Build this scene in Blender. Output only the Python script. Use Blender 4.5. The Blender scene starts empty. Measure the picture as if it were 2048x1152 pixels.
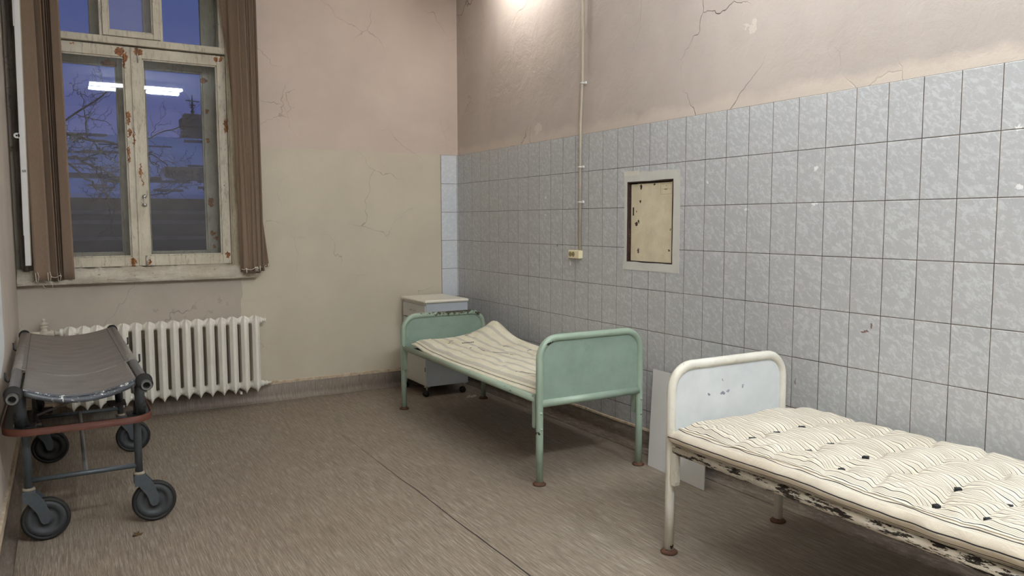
import bpy, math, random
from mathutils import Vector, Matrix, noise
C = bpy.context.scene.collection
S = bpy.context.scene
PI = math.pi

# ------------------------------------------------------------------ camera
cam_d = bpy.data.cameras.new('camera')
cam_d.sensor_width = 36.0
cam_d.lens = 1540.53 * 36.0 / 2048.0
cam_d.clip_start = 0.05
cam_d.clip_end = 300
cam = bpy.data.objects.new('camera', cam_d)
C.objects.link(cam)
yaw, pitch, roll = 0.529025, -0.0855969, -0.00257071
f = Vector((math.sin(yaw)*math.cos(pitch), math.cos(yaw)*math.cos(pitch), math.sin(pitch)))
r = Vector((math.cos(yaw), -math.sin(yaw), 0.0))
u = r.cross(f)
r2 = math.cos(roll)*r + math.sin(roll)*u
u2 = -math.sin(roll)*r + math.cos(roll)*u
cam.matrix_world = Matrix(((r2.x, u2.x, -f.x, -2.98472), (r2.y, u2.y, -f.y, -6.03945), (r2.z, u2.z, -f.z, 1.379259), (0, 0, 0, 1)))
S.camera = cam

# ------------------------------------------------------------------ world, colour management
S.view_settings.view_transform = 'Standard'
S.view_settings.look = 'None'
S.view_settings.gamma = 1.0
S.view_settings.use_curve_mapping = False
S.view_settings.exposure = 0.88
LAMP_MAIN = 165.0
LAMP_WALL = 58.0
LAMP_FILL = 42.0  # fill strength of the added fitting over the beds
LAMP_BACK = 118.0
w = bpy.data.worlds.new('dusk'); S.world = w; w.use_nodes = True
nt = w.node_tree; nt.nodes.clear()
_tc = nt.nodes.new('ShaderNodeTexCoord'); _sp = nt.nodes.new('ShaderNodeSeparateXYZ')
_rp = nt.nodes.new('ShaderNodeValToRGB'); _bg = nt.nodes.new('ShaderNodeBackground'); _wo = nt.nodes.new('ShaderNodeOutputWorld')
nt.links.new(_tc.outputs['Generated'], _sp.inputs[0]); nt.links.new(_sp.outputs['Z'], _rp.inputs[0])
_rp.color_ramp.elements[0].position = 0.0; _rp.color_ramp.elements[0].color = (0.075, 0.085, 0.26, 1)
_rp.color_ramp.elements[1].position = 0.5; _rp.color_ramp.elements[1].color = (0.055, 0.10, 0.27, 1)
_e = _rp.color_ramp.elements.new(0.12); _e.color = (0.078, 0.092, 0.27, 1)
nt.links.new(_rp.outputs[0], _bg.inputs[0]); _bg.inputs[1].default_value = 0.56
nt.links.new(_bg.outputs[0], _wo.inputs[0])

# ------------------------------------------------------------------ node helper
def srgb(r_, g_, b_):
    def c(v):
        v /= 255.0
        return v/12.92 if v <= 0.04045 else ((v+0.055)/1.055)**2.4
    return (c(r_), c(g_), c(b_), 1.0)

class NT:
    def __init__(s, name):
        s.mat = bpy.data.materials.new(name); s.mat.use_nodes = True
        s.t = s.mat.node_tree; s.t.nodes.clear()
        s.out = s.t.nodes.new('ShaderNodeOutputMaterial')
        s.b = s.t.nodes.new('ShaderNodeBsdfPrincipled')
        s.t.links.new(s.b.outputs[0], s.out.inputs[0])
        g = s.t.nodes.new('ShaderNodeNewGeometry'); s.pos = g.outputs['Position']
        sp = s.t.nodes.new('ShaderNodeSeparateXYZ'); s.t.links.new(s.pos, sp.inputs[0])
        s.x, s.y, s.z = sp.outputs[0], sp.outputs[1], sp.outputs[2]
    def put(s, sock, v):
        if v is None: return
        if isinstance(v, bpy.types.NodeSocket): s.t.links.new(v, sock)
        else: sock.default_value = v
    def m(s, op, a, b=None, c=None, clamp=False):
        n = s.t.nodes.new('ShaderNodeMath'); n.operation = op; n.use_clamp = clamp
        s.put(n.inputs[0], a); s.put(n.inputs[1], b); s.put(n.inputs[2], c)
        return n.outputs[0]
    def v(s, op, a, b=None):
        n = s.t.nodes.new('ShaderNodeVectorMath'); n.operation = op
        s.put(n.inputs[0], a); s.put(n.inputs[1], b)
        return n.outputs['Value'] if op in ('LENGTH', 'DOT_PRODUCT') else n.outputs[0]
    def comb(s, a, b, c):
        n = s.t.nodes.new('ShaderNodeCombineXYZ'); s.put(n.inputs[0], a); s.put(n.inputs[1], b); s.put(n.inputs[2], c)
        return n.outputs[0]
    def noise(s, scale=5, detail=4, rough=0.55, vec=None, col=False, dist=0.0):
        n = s.t.nodes.new('ShaderNodeTexNoise'); s.put(n.inputs['Vector'], vec if vec is not None else s.pos)
        n.inputs['Scale'].default_value = scale; n.inputs['Detail'].default_value = detail
        n.inputs['Roughness'].default_value = rough; n.inputs['Distortion'].default_value = dist
        return n.outputs['Color'] if col else n.outputs[0]
    def vor(s, scale, feat='DISTANCE_TO_EDGE', vec=None, rnd=1.0):
        n = s.t.nodes.new('ShaderNodeTexVoronoi'); n.feature = feat
        s.put(n.inputs['Vector'], vec if vec is not None else s.pos); n.inputs['Scale'].default_value = scale
        n.inputs['Randomness'].default_value = rnd
        return n.outputs['Distance']
    def ramp(s, fac, lo, hi):
        n = s.t.nodes.new('ShaderNodeMapRange'); n.clamp = True
        s.put(n.inputs[0], fac); n.inputs[1].default_value = lo; n.inputs[2].default_value = hi
        n.inputs[3].default_value = 0.0; n.inputs[4].default_value = 1.0
        return n.outputs[0]
    def mix(s, fac, a, b, mode='MIX'):
        n = s.t.nodes.new('ShaderNodeMix'); n.data_type = 'RGBA'; n.blend_type = mode
        s.put(n.inputs[0], fac); s.put(n.inputs[6], a); s.put(n.inputs[7], b)
        return n.outputs[2]
    def white(s, vec):
        n = s.t.nodes.new('ShaderNodeTexWhiteNoise'); n.noise_dimensions = '3D'; s.put(n.inputs[0], vec)
        return n.outputs[0]
    def scale(s, sx, sy, sz):
        return s.v('MULTIPLY', s.pos, (sx, sy, sz))
    def bump(s, h, strength=0.5, dist=0.01):
        n = s.t.nodes.new('ShaderNodeBump'); n.inputs['Strength'].default_value = strength
        n.inputs['Distance'].default_value = dist; s.put(n.inputs['Height'], h)
        s.t.links.new(n.outputs[0], s.b.inputs['Normal'])
    def patches(s, pl, amp=0.02, nscale=40):
        """ragged-edged blobs at listed places; pl = [(centre, radii)]"""
        nv = s.v('SUBTRACT', s.noise(nscale, 4, 0.65, col=True), (0.5, 0.5, 0.5))
        amp *= 2.6; wp = s.v('ADD', s.pos, s.v('MULTIPLY', nv, (amp, amp, amp)))
        best = None
        for c, rr in pl:
            d = s.v('LENGTH', s.v('DIVIDE', s.v('SUBTRACT', wp, c), rr))
            best = d if best is None else s.m('MINIMUM', best, d)
        return s.m('LESS_THAN', best, 1.0)
    def fin(s, col, rough=0.6, metal=0.0, spec=None):
        s.put(s.b.inputs['Base Color'], col); s.put(s.b.inputs['Roughness'], rough); s.put(s.b.inputs['Metallic'], metal)
        if spec is not None: s.b.inputs['Specular IOR Level'].default_value = spec
        return s.mat

M = {}
def simple(name, col, rough=0.5, metal=0.0, var=0.10, sc=30, bump=0.0):
    n = NT(name)
    k = n.noise(sc, 4, 0.6)
    c2 = tuple(v*(1-var*2.2) for v in col[:3])+(1,)
    if bump: n.bump(n.noise(sc*3, 3), bump, 0.002)
    M[name] = n.fin(n.mix(n.ramp(k, 0.3, 0.8), col, c2), rough, metal)
    return M[name]

# painted plaster with cracks
def plaster(name, colour_fn, crack_scale=1.5, bumpk=0.5, lumps=0.02, crack_axes=(1, 1, 1)):
    n = NT(name)
    col = colour_fn(n)
    nv = n.v('MULTIPLY', n.v('SUBTRACT', n.noise(3.0, 4, 0.5, col=True), (0.5, 0.5, 0.5)), (0.36, 0.36, 0.36))
    wp = n.v('MULTIPLY', n.v('ADD', n.pos, nv), crack_axes)
    edge = n.vor(crack_scale, vec=wp)
    line = n.m('SUBTRACT', 1.0, n.ramp(edge, 0.0, 0.006))
    mask = n.ramp(n.noise(1.1, 2, 0.5), 0.50, 0.60)
    crack = n.m('MULTIPLY', line, mask)
    col = n.mix(n.m('MULTIPLY', crack, 0.55), col, srgb(95, 80, 66))
    h = n.m('ADD', n.m('MULTIPLY', n.noise(70, 4, 0.7), 0.12), n.m('MULTIPLY', n.noise(5, 6, 0.6, dist=0.4), lumps*30))
    h = n.m('SUBTRACT', h, n.m('MULTIPLY', crack, 0.5))
    n.bump(h, bumpk, 0.012)
    M[name] = n.fin(col, 0.62, 0, 0.35)

def tint(n, base, alt, sc=1.3, lo=0.35, hi=0.7):
    return n.mix(n.ramp(n.noise(sc, 4, 0.6), lo, hi), base, alt)

def col_back(n):
    up = tint(n, srgb(205, 189, 177), srgb(192, 177, 166), 1.6)
    lowc = tint(n, srgb(203, 194, 175), srgb(192, 183, 165), 1.8)
    bed = n.m('ADD', n.z, n.m('MULTIPLY', n.m('SUBTRACT', n.noise(30, 3), 0.5), 0.004))
    isup = n.m('GREATER_THAN', bed, 1.951)
    c = n.mix(isup, lowc, up)
    # greyer paint below and beside the window
    m1 = n.m('MULTIPLY', n.m('LESS_THAN', n.m('ADD', n.x, n.m('MULTIPLY', n.noise(4, 3), 0.15)), -1.75), n.m('LESS_THAN', n.z, 1.2))
    c = n.mix(n.m('MULTIPLY', m1, 0.7), c, tint(n, srgb(180, 170, 159), srgb(166, 156, 146), 3))
    sc = n.patches([((-1.98, 0, .80), (.012, 1, .03)), ((-2.16, 0, .76), (.02, 1, .012)), ((-2.3, 0, .74), (.012, 1, .02)), ((-2.05, 0, .72), (.02, 1, .01)), ((-2.42, 0, .75), (.02, 1, .012)), ((-1.93, 0, .77), (.008, 1, .012))], 0.03, 50)
    return n.mix(n.m('MULTIPLY', sc, 0.22), c, srgb(110, 98, 84))
def col_right(n):
    c = tint(n, srgb(194, 182, 173), srgb(174, 162, 153), 1.4, 0.3, 0.75)
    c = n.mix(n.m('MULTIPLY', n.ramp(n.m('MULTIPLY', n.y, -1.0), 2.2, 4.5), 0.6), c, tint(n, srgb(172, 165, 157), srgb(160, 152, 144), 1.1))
    d = n.m('ADD', n.z, n.m('MULTIPLY', n.m('SUBTRACT', n.noise(4.0, 5, 0.6), 0.5), -0.16))
    band = n.m('SUBTRACT', 1.0, n.ramp(d, 1.985, 2.03))
    c = n.mix(n.m('MULTIPLY', band, 0.75), c, srgb(204, 192, 179))
    sc = n.patches([((0, -3.28, 2.33), (1, .02, .03)), ((0, -3.24, 2.345), (1, .03, .01)), ((0, -2.28, 2.62), (1, .008, .008)), ((0, -1.30, 2.05), (1, .05, .04))], 0.05, 30)
    return n.mix(n.m('MULTIPLY', sc, 0.5), c, srgb(214, 206, 194))
plaster('plaster_back', col_back, 2.2, 0.35)
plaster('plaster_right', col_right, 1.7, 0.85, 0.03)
plaster('plaster_left', lambda n: tint(n, srgb(206, 194, 182), srgb(190, 179, 168), 1.5), 1.5, 0.4)
plaster('plaster_ceiling', lambda n: tint(n, srgb(226, 222, 214), srgb(214, 208, 198), 1.0), 1.0, 0.3)

# tiles
TW, TH, TTOP, TOFF = 0.15, 0.243123, 1.95, 0.128338
def tile_mat(name, horiz, first_col, light):
    n = NT(name)
    a = n.m('MULTIPLY', (n.y if horiz == 'y' else n.x), -1.0)     # distance from the corner
    ac = n.m('DIVIDE', n.m('SUBTRACT', a, first_col), TW)
    rc = n.m('DIVIDE', n.m('SUBTRACT', TTOP, n.z), TH)
    ci = n.m('FLOOR', ac); ri = n.m('FLOOR', rc)
    af = n.m('SUBTRACT', ac, ci); rf = n.m('SUBTRACT', rc, ri)
    wob = n.white(n.comb(ci, ri, 3.0))
    # distance in metres to nearest joints
    da = n.m('MULTIPLY', n.m('MINIMUM', af, n.m('SUBTRACT', 1.0, af)), TW)
    dz = n.m('MULTIPLY', n.m('MINIMUM', rf, n.m('SUBTRACT', 1.0, rf)), TH)
    d = n.m('MINIMUM', da, dz)
    gw = n.m('ADD', 0.0010, n.m('MULTIPLY', n.noise(3.0, 2), 0.0012))
    grout = n.m('LESS_THAN', d, gw)
    rim = n.m('MULTIPLY', n.m('LESS_THAN', n.m('SUBTRACT', 1.0, rf), 0.011), 1.0)
    rim2 = n.m('MULTIPLY', n.m('GREATER_THAN', af, 0.0), n.m('LESS_THAN', af, 0.026))
    rim = n.m('MAXIMUM', n.m('LESS_THAN', rf, 0.014), rim2)
    cell = n.comb(n.m('MULTIPLY', ci, 3.71), n.m('MULTIPLY', ri, 5.13), n.m('MULTIPLY', wob, 9.0))
    pv = n.v('ADD', n.pos, cell)
    # blotches leaning at 45 degrees
    sh = n.comb(n.m('ADD', n.m('ADD', n.x, n.y), n.m('MULTIPLY', n.z, -0.6)), 0.0, n.m('MULTIPLY', n.z, 1.0))
    sh = n.v('ADD', sh, cell)
    k1 = n.ramp(n.noise(40, 6, 0.75, vec=sh, dist=0.6), 0.49, 0.58)
    k2 = n.ramp(n.noise(160, 3, 0.6, vec=sh), 0.55, 0.72)
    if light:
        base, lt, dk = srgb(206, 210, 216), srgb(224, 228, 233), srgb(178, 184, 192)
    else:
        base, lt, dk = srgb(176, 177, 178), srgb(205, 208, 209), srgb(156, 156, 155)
    c = n.mix(n.m('MULTIPLY', k1, 0.62), base, lt)
    c = n.mix(n.m('MULTIPLY', k2, 0.30), c, dk)
    c = n.mix(n.m('MULTIPLY', n.m('SUBTRACT', wob, 0.3), 0.12), c, srgb(170, 164, 158))
    c = n.mix(n.m('MULTIPLY', rim, 0.40), c, srgb(226, 224, 218))
    gcol = n.mix(n.ramp(n.noise(9, 3), 0.35, 0.65), srgb(52, 46, 42), srgb(104, 92, 82))
    if horiz == 'y':
        st = n.patches([((0, -3.988, .93), (1, .004, .012)), ((0, -3.965, .905), (1, .012, .005)), ((0, -3.95, .90), (1, .015, .003)), ((0, -3.60, .62), (1, .003, .015)), ((0, -1.56, 1.214), (1, .006, .007))], 0.006, 90)
        c = n.mix(n.m('MULTIPLY', st, 0.8), c, srgb(96, 40, 34))
        wt = n.patches([((0, -4.54, 1.71), (1, .012, .012)), ((0, -4.55, 1.50), (1, .016, .006)), ((0, -3.68, 1.62), (1, .010, .010)), ((0, -3.68, 1.46), (1, .016, .008)), ((0, -3.0, 1.585), (1, .006, .006)), ((0, -1.41, 1.55), (1, .006, .012)), ((0, -1.41, 1.43), (1, .008, .006)), ((0, -1.72, 1.10), (1, .006, .016)), ((0, -3.27, 1.44), (1, .012, .007))], 0.015, 70)
        c = n.mix(n.m('MULTIPLY', wt, 0.8), c, srgb(236, 236, 234))
    c = n.mix(grout, c, gcol)
    n.bump(n.m('SUBTRACT', n.m('ADD', n.ramp(d, 0.0, 0.004), n.m('MULTIPLY', n.noise(60, 2), 0.05)), n.m('MULTIPLY', wob, 0.02)), 0.6, 0.002)
    M[name] = n.fin(c, n.m('ADD', 0.27, n.m('MULTIPLY', n.noise(8, 3), 0.16)), 0, 0.5)
tile_mat('tiles_right', 'y', TOFF, False)
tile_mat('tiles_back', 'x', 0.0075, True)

# linoleum with fine streaks
def lino(name, s1, s2, seam=False, grey=0.0):
    n = NT(name)
    wv = n.v('MULTIPLY', n.v('SUBTRACT', n.noise(6, 3, 0.5, col=True), (0.5, 0.5, 0.5)), (0.010, 0.010, 0.010))
    p1 = n.v('MULTIPLY', n.v('ADD', n.pos, wv), s1)
    p2 = n.v('MULTIPLY', n.v('ADD', n.pos, wv), s2)
    a = n.ramp(n.noise(1.0, 5, 0.72, vec=p1), 0.40, 0.62)
    b = n.ramp(n.noise(1.0, 4, 0.7, vec=p2), 0.50, 0.62)
    c0, c1, c2 = srgb(138, 126, 112), srgb(108, 97, 84), srgb(170, 159, 144)
    c = n.mix(a, c0, c1)
    c = n.mix(n.m('MULTIPLY', b, 0.75), c, c2)
    big = n.ramp(n.noise(1.2, 4, 0.6), 0.35, 0.7)
    c = n.mix(n.m('MULTIPLY', big, 0.30), c, srgb(116, 100, 84))
    if grey: c = n.mix(grey, c, srgb(140, 130, 124))
    sp = n.ramp(n.vor(14, 'F1'), 0.045, 0.03)
    c = n.mix(n.m('MULTIPLY', sp, n.ramp(n.noise(2.0, 2), 0.52, 0.62)), c, srgb(205, 198, 186))
    dirt = n.patches([((-2.93, -2.0, 0), (.05, .04, 1)), ((-3.02, -1.75, 0), (.02, .03, 1))], 0.12, 25)
    c = n.mix(n.m('MULTIPLY', dirt, 0.25), c, srgb(90, 58, 40))
    if seam:
        dx = n.m('ABSOLUTE', n.m('ADD', n.m('ADD', n.x, 1.4585), n.m('MULTIPLY', n.m('SUBTRACT', n.noise(1.5, 2), 0.5), 0.03)))
        ln = n.m('MULTIPLY', n.m('LESS_THAN', dx, n.m('MULTIPLY', n.ramp(n.m('MULTIPLY', n.y, -1), 0.7, 2.4), 0.0034)), n.m('LESS_THAN', n.y, -1.09))
        c = n.mix(ln, c, srgb(40, 33, 28))
    n.bump(n.m('ADD', n.noise(1.0, 3, vec=p1), n.m('MULTIPLY', n.noise(1.5, 2), 2.0)), 0.12, 0.002)
    M[name] = n.fin(c, n.m('ADD', 0.42, n.m('MULTIPLY', n.noise(3, 3), 0.2)), 0, 0.35)
lino('lino_floor', (105, 4.2, 60), (220, 7.5, 60), True)
lino('lino_back', (95, 8, 9), (160, 8, 14), False, 0.35)
lino('lino_right', (20, 9, 60), (20, 14, 110), False, 0.15)
lino('lino_left', (60, 9, 20), (60, 14, 30), False, 0.3)

def cap_mat():
    n = NT('baseboard_cap')
    k = n.ramp(n.noise(22, 5, 0.7), 0.35, 0.65)
    c = n.mix(k, srgb(206, 190, 165), srgb(170, 150, 126))
    ch = n.ramp(n.noise(60, 3, 0.7, vec=n.scale(0.5, 0.5, 1)), 0.66, 0.7)
    c = n.mix(ch, c, srgb(58, 46, 38))
    n.bump(n.noise(40, 5, 0.7), 0.8, 0.006)
    M['cap'] = n.fin(c, 0.7)
cap_mat()

# chipped enamel on metal.  chips: listed ragged blobs; rnd: amount of random chipping
def enamel(name, col, alt, under, chips=(), rnd=0.70, rsc=26, rough=0.33, grime=None, amp=0.02, region=None, rscale=(1, 1, 1)):
    n = NT(name)
    c = n.mix(n.ramp(n.noise(7, 5, 0.6), 0.35, 0.7), col, alt)
    if grime: c = n.mix(n.m('MULTIPLY', n.ramp(n.noise(13, 5, 0.7), 0.55, 0.75), 0.5), c, grime)
    k = n.m('GREATER_THAN', n.noise(rsc, 6, 0.72, vec=n.scale(*rscale)), rnd)
    if region: 
        c_, r_, rn = region
        nd = n.m('GREATER_THAN', n.m('SUBTRACT', n.noise(rsc*1.3, 6, 0.75, vec=n.scale(*rscale)), n.m('MULTIPLY', n.v('LENGTH', n.v('DIVIDE', n.v('SUBTRACT', n.pos, c_), r_)), 0.12)), rn)
        k = n.m('MAXIMUM', k, nd)
    if chips: k = n.m('MAXIMUM', k, n.patches(chips, amp, 60))
    uc = n.mix(n.ramp(n.noise(60, 3), 0.4, 0.6), under, tuple(v*0.5 for v in under[:3])+(1,))
    c = n.mix(k, c, uc)
    n.bump(n.m('SUBTRACT', n.m('MULTIPLY', n.noise(25, 4), 0.25), k), 0.5, 0.0015)
    M[name] = n.fin(c, n.m('ADD', rough, n.m('MULTIPLY', k, 0.4)), 0, 0.5)
MINT, MINT2 = srgb(156, 174, 156), srgb(140, 159, 142)
enamel('mint_frame', MINT, MINT2, srgb(48, 42, 32), [((-.79, -2.68, .745), (.05, .2, .009)), ((-.822, -2.68, .715), (.008, .2, .022)), ((-.885, -2.7, .28), (.008, .1, .010))], 0.745, 30)
enamel('mint_head', MINT, MINT2, srgb(70, 64, 48), [((-.60, -.79, .72), (.06, .06, .012)), ((-.37, -.79, .71), (.10, .08, .012)), ((-.22, -.79, .68), (.04, .06, .012))], 0.70, 34, region=((-.42, -.79, .70), (.20, .2, .018), .40), grime=srgb(170, 160, 120))
enamel('mint_panel', srgb(142, 162, 147), srgb(130, 150, 137), srgb(70, 100, 90), [], 0.80, 20, 0.38, srgb(108, 142, 132))
enamel('mint_rail', MINT, srgb(160, 170, 150), srgb(52, 46, 34), [], 0.655, 44, grime=srgb(176, 170, 144), rscale=(1, .35, 1))
WH, WH2 = srgb(222, 219, 208), srgb(206, 201, 186)
enamel('white_frame', WH, WH2, srgb(66, 52, 38), [((-.85, -3.70, .03), (.006, .04, .012)), ((-.83, -3.66, .72), (.03, .03, .012))], 0.705, 40, grime=srgb(176, 158, 128))
enamel('white_panel', srgb(212, 216, 217), srgb(198, 202, 204), srgb(150, 154, 172), [((-.56, -3.67, .645), (.016, .2, .006)), ((-.53, -3.67, .65), (.006, .2, .006)), ((-.64, -3.67, .65), (.008, .2, .005)), ((-.44, -3.67, .66), (.003, .2, .008)), ((-.56, -3.67, .70), (.003, .2, .005))], 0.80, 30, amp=0.015)
enamel('white_rail', WH, srgb(200, 190, 168), srgb(44, 34, 24), [], 0.515, 48, grime=srgb(150, 132, 100), rscale=(1, .28, 1.6))
enamel('rust', srgb(96, 62, 42), srgb(60, 40, 30), srgb(40, 30, 26), [], 0.6, 60, 0.8)
enamel('radiator_paint', srgb(242, 238, 228), srgb(230, 225, 212), srgb(120, 96, 70), [], 0.80, 40, 0.42)
enamel('valve_paint', srgb(214, 206, 190), srgb(190, 180, 162), srgb(120, 90, 60), [], 0.70, 60, 0.6)
def window_paint(name, col, alt, chips, rnd=0.68):
    n = NT(name)
    c = n.mix(n.ramp(n.noise(6, 5, 0.65), 0.35, 0.7), col, alt)
    g = n.ramp(n.noise(1.0, 6, 0.75, vec=n.scale(45, 20, 9)), 0.52, 0.70)
    c = n.mix(n.m('MULTIPLY', g, 0.75), c, srgb(118, 104, 86))
    dk = n.m('GREATER_THAN', n.noise(1.0, 5, 0.75, vec=n.scale(70, 40, 34)), rnd)
    c = n.mix(dk, c, srgb(70, 54, 38))
    if chips:
        k = n.patches(chips, 0.022, 45)
        c = n.mix(k, c, n.mix(n.ramp(n.noise(50, 3), 0.4, 0.65), srgb(158, 100, 46), srgb(104, 60, 26)))
    n.bump(n.m('ADD', n.noise(1.0, 5, 0.7, vec=n.scale(60, 30, 16)), n.m('MULTIPLY', dk, -0.8)), 0.5, 0.003)
    M[name] = n.fin(c, 0.5, 0, 0.4)
chips_in = [((x, .06, z), (rx, .5, rz)) for x, z, rx, rz in [
    (-2.86, 2.59, .012, .006), (-2.575, 2.565, .030, .028), (-2.548, 2.50, .008, .05), (-2.455, 2.575, .028, .028), (-2.535, 2.53, .01, .03),
    (-2.535, 2.11, .012, .055), (-2.532, 2.01, .012, .035), (-2.542, 1.86, .009, .06), (-2.472, 1.74, .007, .055), (-2.462, 1.66, .005, .03), (-2.47, 1.51, .006, .012),
    (-2.545, 1.10, .018, .034), (-2.44, 1.10, .008, .024), (-1.94, 2.575, .010, .022), (-1.905, 2.585, .012, .026), (-1.90, 1.14, .013, .026), (-1.885, 2.10, .012, .055), (-2.506, 1.98, .004, .06)]]
chips_out = [((x, .25, z), (rx, .5, rz)) for x, z, rx, rz in [(-1.985, 2.22, .012, .018), (-1.985, 2.0, .016, .024), (-2.0, 2.45, .03, .02), (-1.978, 1.53, .018, .04), (-1.97, 1.30, .02, .016), (-1.95, 1.26, .014, .014), (-1.965, 1.2, .01, .014), (-2.63, 2.51, .05, .03)]]
window_paint('window_paint', srgb(214, 206, 188), srgb(194, 185, 166), chips_in)
window_paint('window_outer_paint', srgb(176, 168, 150), srgb(154, 146, 128), chips_out, 0.70)
window_paint('window_casing_paint', srgb(196, 186, 162), srgb(168, 156, 132), [], 0.69)
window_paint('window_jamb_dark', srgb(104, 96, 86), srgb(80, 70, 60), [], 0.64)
def sill_mat():
    n = NT('sill_paint')
    c = n.mix(n.ramp(n.noise(9, 6, 0.7, vec=n.scale(0.6, 1, 1)), 0.35, 0.65), srgb(226, 218, 202), srgb(196, 184, 164))
    dk = n.m('GREATER_THAN', n.noise(1.0, 6, 0.75, vec=n.scale(20, 50, 70)), 0.645)
    c = n.mix(dk, c, srgb(120, 92, 66))
    n.bump(n.noise(1.0, 6, 0.7, vec=n.scale(18, 60, 70)), 1.0, 0.012)
    M['sill'] = n.fin(c, 0.6)
sill_mat()

# fabric of the blinds
def blind_mat():
    n = NT('blind_fabric')
    c = n.mix(n.ramp(n.noise(1.0, 3, vec=n.scale(500, 500, 40)), 0.3, 0.7), srgb(144, 124, 106), srgb(130, 111, 94))
    n.bump(n.noise(1.0, 2, vec=n.scale(900, 900, 300)), 0.2, 0.001)
    M['blind'] = n.fin(c, 0.85, 0, 0.2)
blind_mat()

# ticking: stripes across x
def ticking(name, cream, cream2, ink, ink2, period, lines, stain):
    n = NT(name)
    at = n.t.nodes.new('ShaderNodeAttribute'); at.attribute_name = 'flat'
    sp = n.t.nodes.new('ShaderNodeSeparateXYZ'); n.t.links.new(at.outputs['Vector'], sp.inputs[0])
    ux = sp.outputs[0]
    fx = n.m('FRACT', n.m('DIVIDE', ux, period))
    c = n.mix(n.ramp(n.noise(6, 5, 0.65), 0.35, 0.7), cream, cream2)
    for (pos, hw, colr, al) in lines:
        ln = n.m('LESS_THAN', n.m('ABSOLUTE', n.m('SUBTRACT', fx, pos)), hw)
        c = n.mix(n.m('MULTIPLY', ln, al), c, colr)
    if stain: c = n.mix(n.m('MULTIPLY', n.ramp(n.noise(5, 4, 0.6), 0.55, 0.8), 0.3), c, stain)
    n.bump(n.m('ADD', n.m('MULTIPLY', n.noise(90, 4, 0.65), 0.15), n.m('ABSOLUTE', n.m('SUBTRACT', n.noise(13, 4, 0.6, dist=0.8), 0.5))), 0.55 if name == 'ticking_old' else 0.3, 0.022)
    M[name] = n.fin(c, 0.85, 0, 0.15); return n
BL = srgb(38, 38, 46); GR = srgb(128, 122, 118); GB = srgb(122, 122, 128)
ticking('ticking_white', srgb(222, 214, 197), srgb(208, 197, 177), 0, 0, 0.034, [(0.1, 0.044, BL, 0.97), (0.27, 0.024, GR, 0.7), (0.38, 0.024, GR, 0.7), (0.49, 0.024, GR, 0.6), (0.63, 0.036, BL, 0.9), (0.80, 0.022, GR, 0.6)], None)
ticking('ticking_old', srgb(234, 228, 208), srgb(222, 214, 190), 0, 0, 0.088,
        [(0.08 + 0.028*i, 0.008, (GB if i not in (2, 6) else srgb(84, 84, 94)), 0.55) for i in range(11)] + [(0.21, 0.15, srgb(204, 199, 186), 0.15)], srgb(196, 178, 136))

simple('black_metal', srgb(34, 34, 36), 0.4, 0.1)
simple('black_rubber', srgb(28, 27, 26), 0.65)
simple('gurney_grey', srgb(74, 80, 85), 0.42, 0.1, 0.12, 40)
simple('gurney_tube', srgb(112, 110, 108), 0.4, 0.2, 0.10, 60)
simple('steel', srgb(196, 194, 188), 0.3, 0.9)
simple('chrome', srgb(220, 222, 226), 0.15, 1.0, 0.02)
simple('caster_grey', srgb(56, 58, 61), 0.6, 0.0, 0.12, 50)
simple('beige_ring', srgb(150, 138, 122), 0.6)
simple('bumper_orange', srgb(88, 42, 22), 0.65, 0, 0.16, 30)
simple('cabinet_white', srgb(206, 205, 198), 0.4, 0, 0.03)
simple('cabinet_cool', srgb(186, 192, 198), 0.4, 0, 0.03)
simple('cabinet_top', srgb(228, 222, 208), 0.35, 0, 0.03)
simple('dark_gap', srgb(30, 26, 22), 0.7)
simple('aluminium_white', srgb(226, 224, 222), 0.4, 0, 0.02)
simple('cord_white', srgb(226, 220, 206), 0.6, 0, 0.05)
simple('socket_cream', srgb(232, 222, 186), 0.35, 0, 0.03)
simple('socket_dark', srgb(150, 134, 96), 0.5, 0, 0.05)
simple('conduit', srgb(186, 174, 156), 0.5, 0, 0.08, 12)
simple('clip_white', srgb(232, 232, 230), 0.4, 0, 0.02)
simple('tape', srgb(204, 203, 196), 0.55, 0, 0.05, 14, 0.4)
simple('tape_faint', srgb(214, 210, 196), 0.55, 0, 0.05, 14)
simple('foil', srgb(176, 184, 194), 0.3, 0.4, 0.2, 60, 0.6)
simple('board_grey', srgb(196, 194, 190), 0.45, 0, 0.02, 8)
simple('panel_left_white', srgb(232, 236, 238), 0.5, 0, 0.02)
simple('snow', srgb(190, 198, 226), 0.9, 0, 0.14, 0.7)
simple('roof_bare', srgb(60, 66, 92), 0.9)  # blue-grey of the bare streaks on the roof
simple('facade', srgb(96, 92, 100), 0.9, 0, 0.2, 2)
simple('facade_dark', srgb(56, 54, 66), 0.9, 0, 0.2, 2)
simple('tower_dark', srgb(58, 56, 72), 0.9)
simple('bark', srgb(44, 38, 38), 0.95, 0, 0.2, 20)
simple('ground_snow', srgb(120, 125, 145), 0.9)
simple('leaf', srgb(136, 110, 78), 0.8, 0, 0.2, 80)
simple('crumb', srgb(214, 208, 196), 0.9, 0, 0.1, 80)
simple('mesh_dark', srgb(40, 36, 32), 0.5, 0.5)
simple('mark_ink', srgb(30, 30, 34), 0.8)
simple('fixture_white', srgb(228, 228, 226), 0.4)
simple('black_tuft', srgb(22, 24, 26), 0.9)
simple('pencil', srgb(180, 140, 110), 0.8)

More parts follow.
